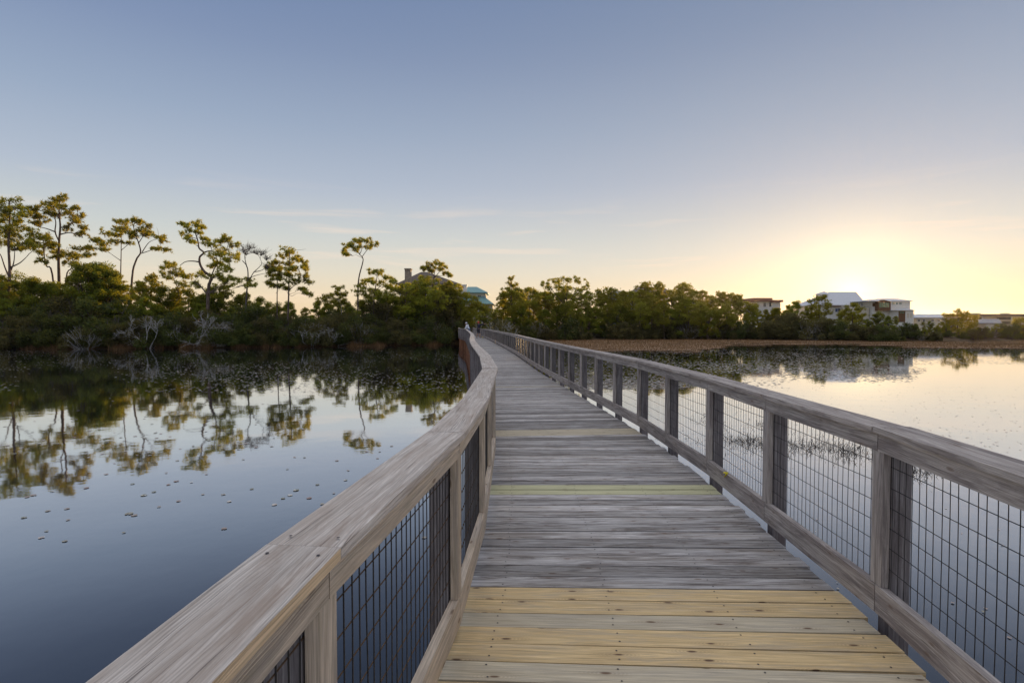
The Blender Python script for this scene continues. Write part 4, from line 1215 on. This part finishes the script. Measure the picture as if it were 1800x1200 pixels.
B.win(1083, 520, 1088, 526, 0); B.win(1094, 520, 1099, 526, 0)
B = Bld('house', 'cream house under a wide brown hipped roof rising over the pines', 124, 1146)
B.box('wall', 1117, 514, 1175, 580, 0, 9, CREAM, ground=True); B.hip(1112, 1180, 514.5, 1123, 1166, 504.5, 10.4, SHING, -.7)
B.win(1121, 518, 1126, 526, 0); B.win(1138, 518, 1143, 526, 0); B.win(1158, 518, 1164, 526, 0)
B = Bld('house', 'low house with grey roof and white wall seen between pine trunks', 124, 1238)
B.box('wall', 1219, 532, 1256, 580, 0, 8, WHITEP, ground=True); B.hip(1214, 1261, 533, 1226, 1250, 527.5, 9.4, GREYR, -.7); B.win(1240, 534, 1247, 540, 0)
B = Bld('house', 'white house with stepped reddish brown flat roofs against the glow', 128, 1352)
B.box('wall', 1332, 529, 1372, 580, 0, 8, WHITEP, ground=True)
B.box('roof', 1325, 523.5, 1358, 529.6, -1.0, 10, REDR); B.box('roof', 1356.5, 527, 1377, 531.2, -.8, 9.6, REDR)
B.win(1342, 532, 1346, 539, 0); B.win(1352, 532, 1356, 539, 0, mull=0)
mb = MB()
B = Bld('house', 'big white house with broad pale metal roof and little turret before the sun', 126, 1480)
B.box('wall', 1438, 536, 1521, 580, 0, 9, WHITEP, ground=True); B.hip(1434, 1524, 537, 1458, 1505, 513, 10.4, METALR, -.7)
t1 = B.box('turret', 1442, 516.5, 1456, 530, 1.0, 1.9, WHITEP)
a_, b_ = B.q(1440, 517, .7), B.q(1458.5, 517, .7); tp_ = B.q(1449, 511.5, 2)
mb = MB(); z_ = a_.z + .01; pts = [(a_.x, B.D + .7, z_), (b_.x, B.D + .7, z_), (b_.x, B.D + 3.2, z_), (a_.x, B.D + 3.2, z_)]
for i_ in range(4): mb.poly([pts[i_], pts[(i_ + 1) % 4], tuple(tp_)])
mb.poly(pts[::-1]); mb.build('turret_roof', METALR, t1)
B.win(1445, 518, 1453, 521.5, 1.0, GLASSD)
B.box('porch_beam', 1462, 537.5, 1479, 539.3, -1.2, .5, BRWALL); B.win(1468, 542, 1477, 548, 0, plain('blue_glass', (.10, .14, .30), .2, .5))
rb = MB(); a_, b_ = B.q(1489, 533, -3), B.q(1527, 531.5, -3)
for zz in (0, -.5, -1.0): rb.tube([(a_.x, a_.y, a_.z + zz), (b_.x, b_.y, a_.z + zz)], .04, 4)
for k_ in range(9): xx = a_.x + (b_.x - a_.x) * k_ / 8; rb.tube([(xx, a_.y, a_.z), (xx, a_.y, a_.z - 1.0)], .035, 4)
rb.build('terrace_railing', WHITEP, B.root)
B.box('terrace', 1489, 541, 1528, 580, -3.1, 2.8, CREAM, ground=True)
B = Bld('house', 'modern white house with low hipped roof, brown bay and row of green windows', 122, 1566)
B.box('wall', 1533, 529, 1600, 580, 0, 9, WHITEP, ground=True); B.hip(1520, 1604.5, 529.5, 1545, 1578, 524.5, 10.6, METALR, -.9, lip=.12)
B.box('bay', 1543, 530.3, 1566, 546, -1.0, .96, BRWALL, label='brown bay')
a_, b_ = B.q(1542.5, 530.2, -1.3), B.q(1566.5, 530.2, -1.3); tp_ = B.q(1554, 526.8, -1.3)
mb = MB(); f1 = [tuple(a_), tuple(b_), tuple(tp_)]; f2 = [(p[0], p[1] + 1.28, p[2]) for p in f1]
mb.poly(f1); mb.poly(f2[::-1]); mb.poly([f1[0], f2[0], f2[1], f1[1]][::-1]); mb.poly([f1[1], f2[1], f2[2], f1[2]]); mb.poly([f1[2], f2[2], f2[0], f1[0]]); mb.build('bay_roof', BRWALL, B.root)
B.win(1545.3, 532, 1563, 540.3, -1.0, GLASSG, BRWALL, 4)
for x_ in (1568.5, 1574.5, 1580.5): B.win(x_, 532, x_ + 4, 535, 0, GLASSG)
B.win(1529 + 5, 533, 1540, 538, 0, BRWALL, BRWALL, 0)
B.box('wing', 1578.5, 545.5, 1606.5, 580, -3, 6, WHITEP, ground=True, label='lower right wing'); B.hip(1577, 1609, 545.6, 1586, 1600, 542.8, 6.8, METALR, -3.4, lip=.08)
B.box('panel', 1579.5, 546.4, 1591.5, 566, -3.08, .07, BRWALL, label='dark brown wall panel')
B.win(1581, 548, 1589.5, 550.5, -3.1, GLASSG, BRWALL, 2)
B.win(1594.5, 551, 1597, 558, -3, CREAM, CREAM, 0); B.win(1600, 551, 1602.5, 558, -3, CREAM, CREAM, 0)
B = Bld('house', 'low pale house with long grey hipped roof right of the modern white house', 130, 1632)
B.box('wall', 1609, 558.5, 1658, 582, 0, 9, CREAM, ground=True); B.hip(1604, 1663, 559, 1612, 1653, 552, 10.4, METALR, -.7)
for x_ in (1613, 1622, 1637, 1648): B.win(x_, 561.5, x_ + 4, 565, 0)
B = Bld('apartment_building', 'long cream apartment block with dark flat roofline and balconies at the right edge', 165, 1780, 'building')
B.box('wall', 1706, 556, 1880, 583, 0, 12, CREAM, ground=True); B.box('roof', 1700, 551.8, 1886, 555.8, -2.2, 15, SHING)
for x_ in (1716, 1768): B.box('roof_unit', x_, 549.8, x_ + 8, 551.6, 2, 2, CREAM)
for (x0_, x1_) in ((1712, 1727), (1752, 1778), (1800, 1825)):
    for y_ in (556.6, 564.6, 572.6):
        B.win(x0_, y_ + .6, x1_, y_ + 4.6, 0, GLASSD, BRWALL, 2)
        B.box('balcony', x0_ - 1, y_ + 5.2, x1_ + 1, y_ + 6.8, -1.6, 1.5, CREAM)
for x_ in (1727, 1778, 1826): B.box('column', x_, 556, x_ + 1.4, 583, -2.1, .35, WHITEP, ground=True)
B = Bld('house', 'small pale cottage with slate grey roof in front of the apartment block', 122, 1742)
B.box('wall', 1733, 568.5, 1758, 583, 0, 7, WHITEP, ground=True); B.hip(1722, 1762, 569, 1728, 1756, 560.5, 8.4, GREYR, -.7)
B.win(1746.5, 570.5, 1748, 573.5, 0, mull=0); B.win(1750, 570.5, 1751.5, 573.5, 0, mull=0)

# ------------------------------------------------------------------ people on the far boardwalk
def skin_mesh(name, verts, edges, radii, mat, parent, sub=1):
    me = bpy.data.meshes.new(name); me.from_pydata(verts, edges, [])
    tmp = bpy.data.objects.new(name, me); COL.objects.link(tmp)
    tmp.modifiers.new('s', 'SKIN'); sv = me.skin_vertices
    if not sv: me.skin_vertices.add() if hasattr(me.skin_vertices, 'add') else None
    lay = me.skin_vertices[0].data
    for q, r in enumerate(radii):
        lay[q].radius = (r if isinstance(r, tuple) else (r, r)); lay[q].use_root = (q == 0)
    ss = tmp.modifiers.new('u', 'SUBSURF'); ss.levels = sub; ss.render_levels = sub
    dg = bpy.context.evaluated_depsgraph_get()
    m2 = bpy.data.meshes.new_from_object(tmp.evaluated_get(dg))
    bpy.data.objects.remove(tmp)
    for p in m2.polygons: p.use_smooth = True
    m2.materials.clear()
    return link(name, m2, mat, parent)
def person(loc, rz, label, joints, shirt, legs_m, capm, bare_legs=True, group=None):
    root = empty('person', loc, label, 'person', group, rz)
    J = dict(hip=(0, 0, .95), waist=(0, 0, 1.08), chest=(0, 0, 1.32), neck=(0, 0, 1.50), jaw=(0, .02, 1.56), head=(0, .01, 1.66), crown=(0, 0, 1.76),
             shl=(-.17, 0, 1.44), ell=(-.24, 0, 1.17), wrl=(-.25, .08, .94), hal=(-.25, .11, .86), shr=(.17, 0, 1.44), elr=(.24, 0, 1.17), wrr=(.25, .08, .94), har=(.25, .11, .86),
             hpl=(-.09, 0, .90), knl=(-.10, .03, .50), anl=(-.11, 0, .09), tol=(-.12, .16, .04), hpr=(.09, 0, .90), knr=(.10, .03, .50), anr=(.11, 0, .09), tor=(.12, .16, .04))
    J.update(joints)
    Rr = dict(hip=.13, waist=(.13, .10), chest=(.15, .11), neck=.055, jaw=.06, head=.095, crown=.07, shl=.06, ell=.042, wrl=.028, hal=.036, shr=.06, elr=.042, wrr=.028, har=.036,
              hpl=.085, knl=.055, anl=.038, tol=.035, hpr=.085, knr=.055, anr=.038, tor=.035)
    E = [('hip', 'waist'), ('waist', 'chest'), ('chest', 'neck'), ('neck', 'jaw'), ('jaw', 'head'), ('head', 'crown'), ('chest', 'shl'), ('shl', 'ell'), ('ell', 'wrl'), ('wrl', 'hal'), ('chest', 'shr'), ('shr', 'elr'), ('elr', 'wrr'),
         ('wrr', 'har'), ('hip', 'hpl'), ('hpl', 'knl'), ('knl', 'anl'), ('anl', 'tol'), ('hip', 'hpr'), ('hpr', 'knr'), ('knr', 'anr'), ('anr', 'tor')]
    def sub(keys, grow):
        ks = [k_ for k_ in J if k_ in keys]; ix = {k_: q for q, k_ in enumerate(ks)}
        es = [(ix[a], ix[b]) for a, b in E if a in ix and b in ix]
        rr = [tuple(x_ + grow for x_ in (Rr[k_] if isinstance(Rr[k_], tuple) else (Rr[k_],) * 2)) for k_ in ks]
        return [J[k_] for k_ in ks], es, rr
    vs_, es_, rr_ = sub(set(J), 0)
    # five fingers on each hand
    vs_, rr_ = list(vs_), list(rr_)
    names = list(J)
    for h, w_ in (('hal', 'wrl'), ('har', 'wrr')):
        hv = Vector(J[h]); d = (hv - Vector(J[w_])).normalized(); sd = d.cross(Vector((.1, .2, 1))).normalized()
        for k_, ln in enumerate((.07, .08, .075, .06)):
            o1 = hv + sd * (k_ - 1.5) * .018 + d * .045
            a1 = len(vs_); vs_ += [tuple(o1), tuple(o1 + d * ln)]; rr_ += [(.009, .009), (.007, .007)]
            es_ += [(names.index(h), a1), (a1, a1 + 1)]
        a1 = len(vs_); vs_ += [tuple(hv + sd * .045 + d * .02)]; rr_ += [(.009, .009)]; es_ += [(names.index(h), a1)]
    skin_mesh('body', vs_, es_, rr_, SKIN, root)
    vs_, es_, rr_ = sub({'hip', 'waist', 'chest', 'neck', 'shl', 'ell', 'shr', 'elr'} | ({'wrl', 'wrr'}), .04)
    vs_[[k_ for k_ in J if k_ in {'hip', 'waist', 'chest', 'neck', 'shl', 'ell', 'shr', 'elr', 'wrl', 'wrr'}].index('neck')] = tuple(Vector(J['neck']) - Vector((0, 0, .07)))
    skin_mesh('shirt', vs_, es_, rr_, shirt, root)
    keys = {'hip', 'hpl', 'hpr', 'knl', 'knr'} | (set() if bare_legs else {'anl', 'anr'})
    vs_, es_, rr_ = sub(keys, .03)
    skin_mesh('shorts' if bare_legs else 'trousers', vs_, es_, rr_, legs_m, root)
    for a in ('l', 'r'):
        an, to = Vector(J['an' + a]), Vector(J['to' + a])
        skin_mesh('shoe', [tuple(an - Vector((0, 0, .03))), tuple(to)], [(0, 1)], [(.05, .045), (.045, .035)], CHAR, root)
    # cap with a brim, and hair below it
    me = bpy.data.meshes.new('cap'); bm = bmesh.new(); hc = Vector(J['head']) + Vector((0, 0, .02))
    bmesh.ops.create_uvsphere(bm, u_segments=14, v_segments=8, radius=.118)
    bmesh.ops.delete(bm, geom=[v_ for v_ in bm.verts if v_.co.z < -.005], context='VERTS')
    br = [bm.verts.new((.085 * math.cos(t_), .09 + .11 * math.sin(t_), .012)) for t_ in np.linspace(0, math.pi, 8)] + [bm.verts.new((-.085, .05, .012)), bm.verts.new((.085, .05, .012))]
    bm.faces.new(br)
    bmesh.ops.translate(bm, vec=hc, verts=bm.verts); bm.to_mesh(me); bm.free()
    link('cap', me, capm, root)
    me = bpy.data.meshes.new('hair'); bm = bmesh.new(); bmesh.ops.create_uvsphere(bm, u_segments=12, v_segments=8, radius=.106)
    bmesh.ops.delete(bm, geom=[v_ for v_ in bm.verts if v_.co.y > .03 or v_.co.z < -.09], context='VERTS'); bmesh.ops.translate(bm, vec=hc - Vector((0, .006, .01)), verts=bm.verts); bm.to_mesh(me); bm.free()
    link('hair', me, HAIR, root)
    # face: eyes, nose, mouth
    for sx in (-1, 1):
        me = bpy.data.meshes.new('eye'); bm = bmesh.new(); bmesh.ops.create_uvsphere(bm, u_segments=8, v_segments=6, radius=.014)
        bmesh.ops.translate(bm, vec=hc + Vector((sx * .034, .088, -.02)), verts=bm.verts); bm.to_mesh(me); bm.free(); link('eye', me, HAIR, root)
    mb = MB(); n0 = hc + Vector((0, .088, -.015)); mb.tube([n0, n0 + Vector((0, .022, -.04))], [.008, .015], 6, cap=True); mb_o = MB(); 
    me_ = bpy.data.meshes.new('nose'); me_.from_pydata([tuple(p) for p in mb.v], [], mb.f); link('nose', me_, SKIN, root)
    return root
px1 = PX(843, 592, 60.5)
person((px1.x - .12, 60.5, DZ + .004), R(-70), 'person in red cap, navy top and dark shorts, one arm stretched out',
       dict(shr=(.12, .10, 1.45), elr=(.08, .38, 1.47), wrr=(.06, .62, 1.52), har=(.05, .70, 1.53), knr=(.10, .14, .52), anr=(.11, .10, .09), tor=(.12, .26, .04), knl=(-.10, -.06, .50), anl=(-.11, -.20, .10), tol=(-.12, -.06, .04)), NAVY, CHAR, RED)
LLi = min(VL, key=lambda q: abs(VL[q].y - 61)); LV = VL[LLi]
person((LV.x + .34, 61.2, DZ + .004), R(80), 'person in white shirt and white cap leaning on the left railing far away',
       dict(chest=(0, .10, 1.28), neck=(0, .19, 1.45), jaw=(0, .24, 1.50), head=(0, .25, 1.60), crown=(0, .23, 1.70), shl=(-.17, .14, 1.40), ell=(-.24, .22, 1.12), wrl=(-.12, .36, 1.06), hal=(-.05, .40, 1.06),
            shr=(.17, .14, 1.40), elr=(.24, .22, 1.12), wrr=(.12, .36, 1.06), har=(.05, .40, 1.06)), WCLOTH, BLUEC, WCLOTH, False)
LV2 = VL[LLi + 1]
person((LV2.x + .33, LV2.y + .5, DZ + .004), R(85), 'person in pale top hunched over the left railing beside the one in white cap',
       dict(chest=(0, .12, 1.24), neck=(0, .24, 1.38), jaw=(0, .30, 1.42), head=(0, .31, 1.52), crown=(0, .29, 1.62), shl=(-.17, .17, 1.34), ell=(-.24, .24, 1.12), wrl=(-.12, .38, 1.06), hal=(-.05, .42, 1.06),
            shr=(.17, .17, 1.34), elr=(.24, .24, 1.12), wrr=(.12, .38, 1.06), har=(.05, .42, 1.06)), WCLOTH, BLUEC, HAIR, False)

# ------------------------------------------------------------------ evening haze
mb = MB(); mb.box(-1600, 1600, -1600, 1600, -2.4, 27.0, axis='z')
m = bpy.data.materials.new('evening_haze'); m.use_nodes = True
t = m.node_tree; t.nodes.clear()
out = N(t, 'ShaderNodeOutputMaterial'); pv = N(t, 'ShaderNodeVolumePrincipled')
pv.inputs['Color'].default_value = (1, .94, .86, 1); pv.inputs['Density'].default_value = .00008; pv.inputs['Anisotropy'].default_value = .80
t.links.new(pv.outputs[0], out.inputs['Volume'])
tag(mb.build('haze', m), 'thin golden evening haze over the pond', 'haze', None, 'stuff')
